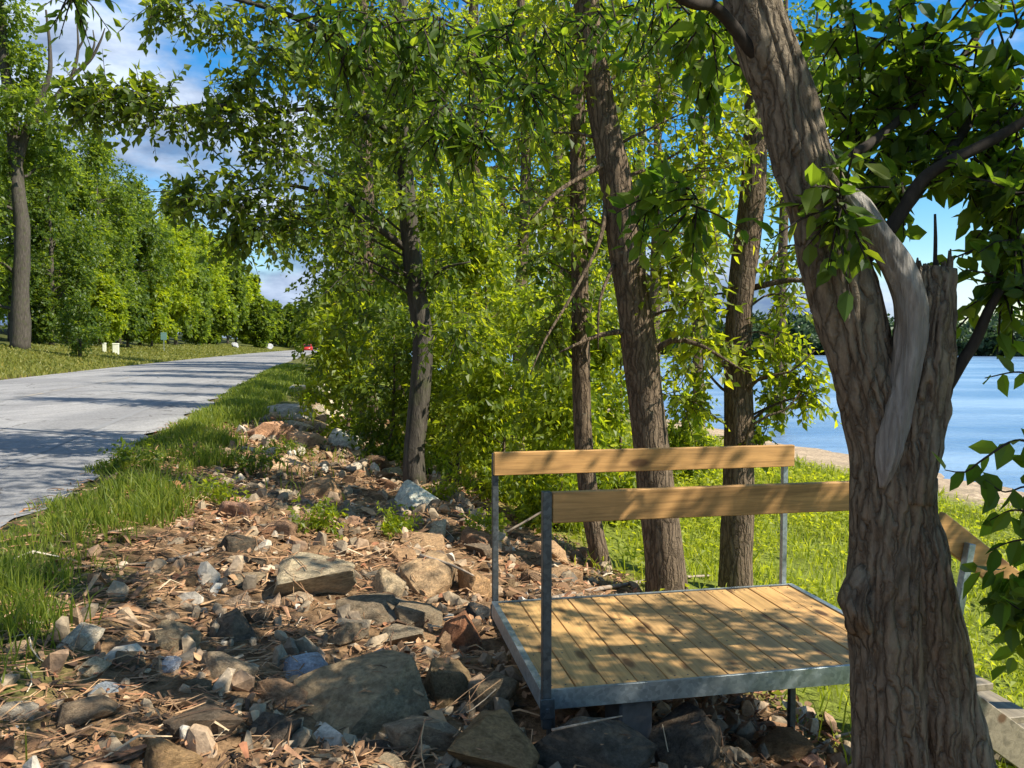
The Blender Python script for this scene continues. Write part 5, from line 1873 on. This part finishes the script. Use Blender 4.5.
# ------------------------------------------------------------------ small far objects
# utility posts
for px, py0, py1, w, lab in ((104.5, 344, 352, 3.2, 'slim pale marker post across the road, left of the utility box'), (116, 344, 353, 5.5, 'squat pale utility box across the road, right of the marker post')):
    h = hit(px, py1 + 1)
    k = h.y / FPX
    root = thing('marker_post' if w < 4 else 'utility_box', h, .3)
    m = MB()
    ww, hh = w * k * .5, (py1 - py0 + 1.5) * k
    m.box((-ww, -ww, -.1), (ww, ww, hh * .86), bev=.02)
    m.build('body', M['cream'], root)
    m = MB()
    m.box((-ww * 1.12, -ww * 1.12, hh * .86), (ww * 1.12, ww * 1.12, hh), bev=.03)
    m.build('cap', M['cream'], root)
    tag(root, lab, 'post' if w < 4 else 'utility box')
# small teal sign on a post
h = hit(164, 352)
k = h.y / FPX
root = thing('road_sign', h, .4)
m = MB()
m.tube([(0, 0, -.2), (0, 0, 20 * k)], [.035, .035], 8)
m.build('post', M['galv'], root)
m = MB()
m.box((-2.8 * k, -.06, 12 * k), (2.8 * k, -.036, 19.5 * k), bev=.008)
m.build('panel', M['sign_back'], root)
tag(root, 'small teal sign on a post before the trees across the road', 'sign')

# red car coming round the bend
Yc = 150
Xc = (308 - 512) / FPX * Yc
car = thing('red_car', (Xc, Yc, .03), R(14.3) - R(3))
prof = [(-2.1, .32), (-2.12, .62), (-2.0, .86), (-1.75, .95), (1.0, .95), (1.9, .84), (2.12, .66), (2.12, .32)]
cab = [(-1.7, .95), (-1.25, 1.42), (-.2, 1.47), (.35, 1.42), (1.05, .95)]


def extr(pr, hw, hw2=None):
    hw2 = hw2 or hw
    bm = bmesh.new()
    zs = [p[1] for p in pr]
    lo, hi = min(zs), max(zs)
    wv = [hw + (hw2 - hw) * (p[1] - lo) / (hi - lo) for p in pr]
    a = [bm.verts.new((-w, p[0], p[1])) for p, w in zip(pr, wv)]
    c = [bm.verts.new((w, p[0], p[1])) for p, w in zip(pr, wv)]
    n = len(pr)
    bm.faces.new(a)
    bm.faces.new(c[::-1])
    for i in range(n):
        j = (i + 1) % n
        bm.faces.new((a[j], a[i], c[i], c[j]))
    bmesh.ops.recalc_face_normals(bm, faces=bm.faces)
    bmesh.ops.bevel(bm, geom=bm.edges[:], offset=.04, segments=2, affect='EDGES', clamp_overlap=True)
    return bm


m = MB()
m.bm(extr(prof, .88, .84))
m.bm(extr(cab, .80, .62))
m.build('body', M['car_red'], car, True)
m = MB()
m.box((-.58, -1.66, 1.0), (.58, -1.40, 1.34), Matrix.Translation((0, 0, 0)), .02)
m.build('rear_window', M['glass'], car)
for sx_ in (-1, 1):
    m = MB()
    m.box((sx_ * .70 - .035, -1.1, 1.0), (sx_ * .70 + .035, .5, 1.36), None, .02)
    m.build('side_window', M['glass'], car)
    m = MB()
    m.box((sx_ * .68 - .14, -2.16, .62), (sx_ * .68 + .14, -2.08, .80), None, .02)
    m.build('tail_light', M['lamp_red'], car)
    m = MB()
    m.box((sx_ * .66 - .15, 2.02, .6), (sx_ * .66 + .15, 2.15, .74), None, .02)
    m.build('headlight', M['lamp_white'], car)
    for yy in (-1.3, 1.35):
        m = MB()
        m.tube([(sx_ * .90, yy, .32), (sx_ * .70, yy, .32)], [.32, .32], 20)
        wh = m.build('wheel', M['tyre'], car)
        m = MB()
        m.tube([(sx_ * .915, yy, .32), (sx_ * .895, yy, .32)], [.19, .19], 14)
        m.build('rim', M['chrome'], wh)
tag(car, 'small red car in the distance at the bend of the road', 'car')
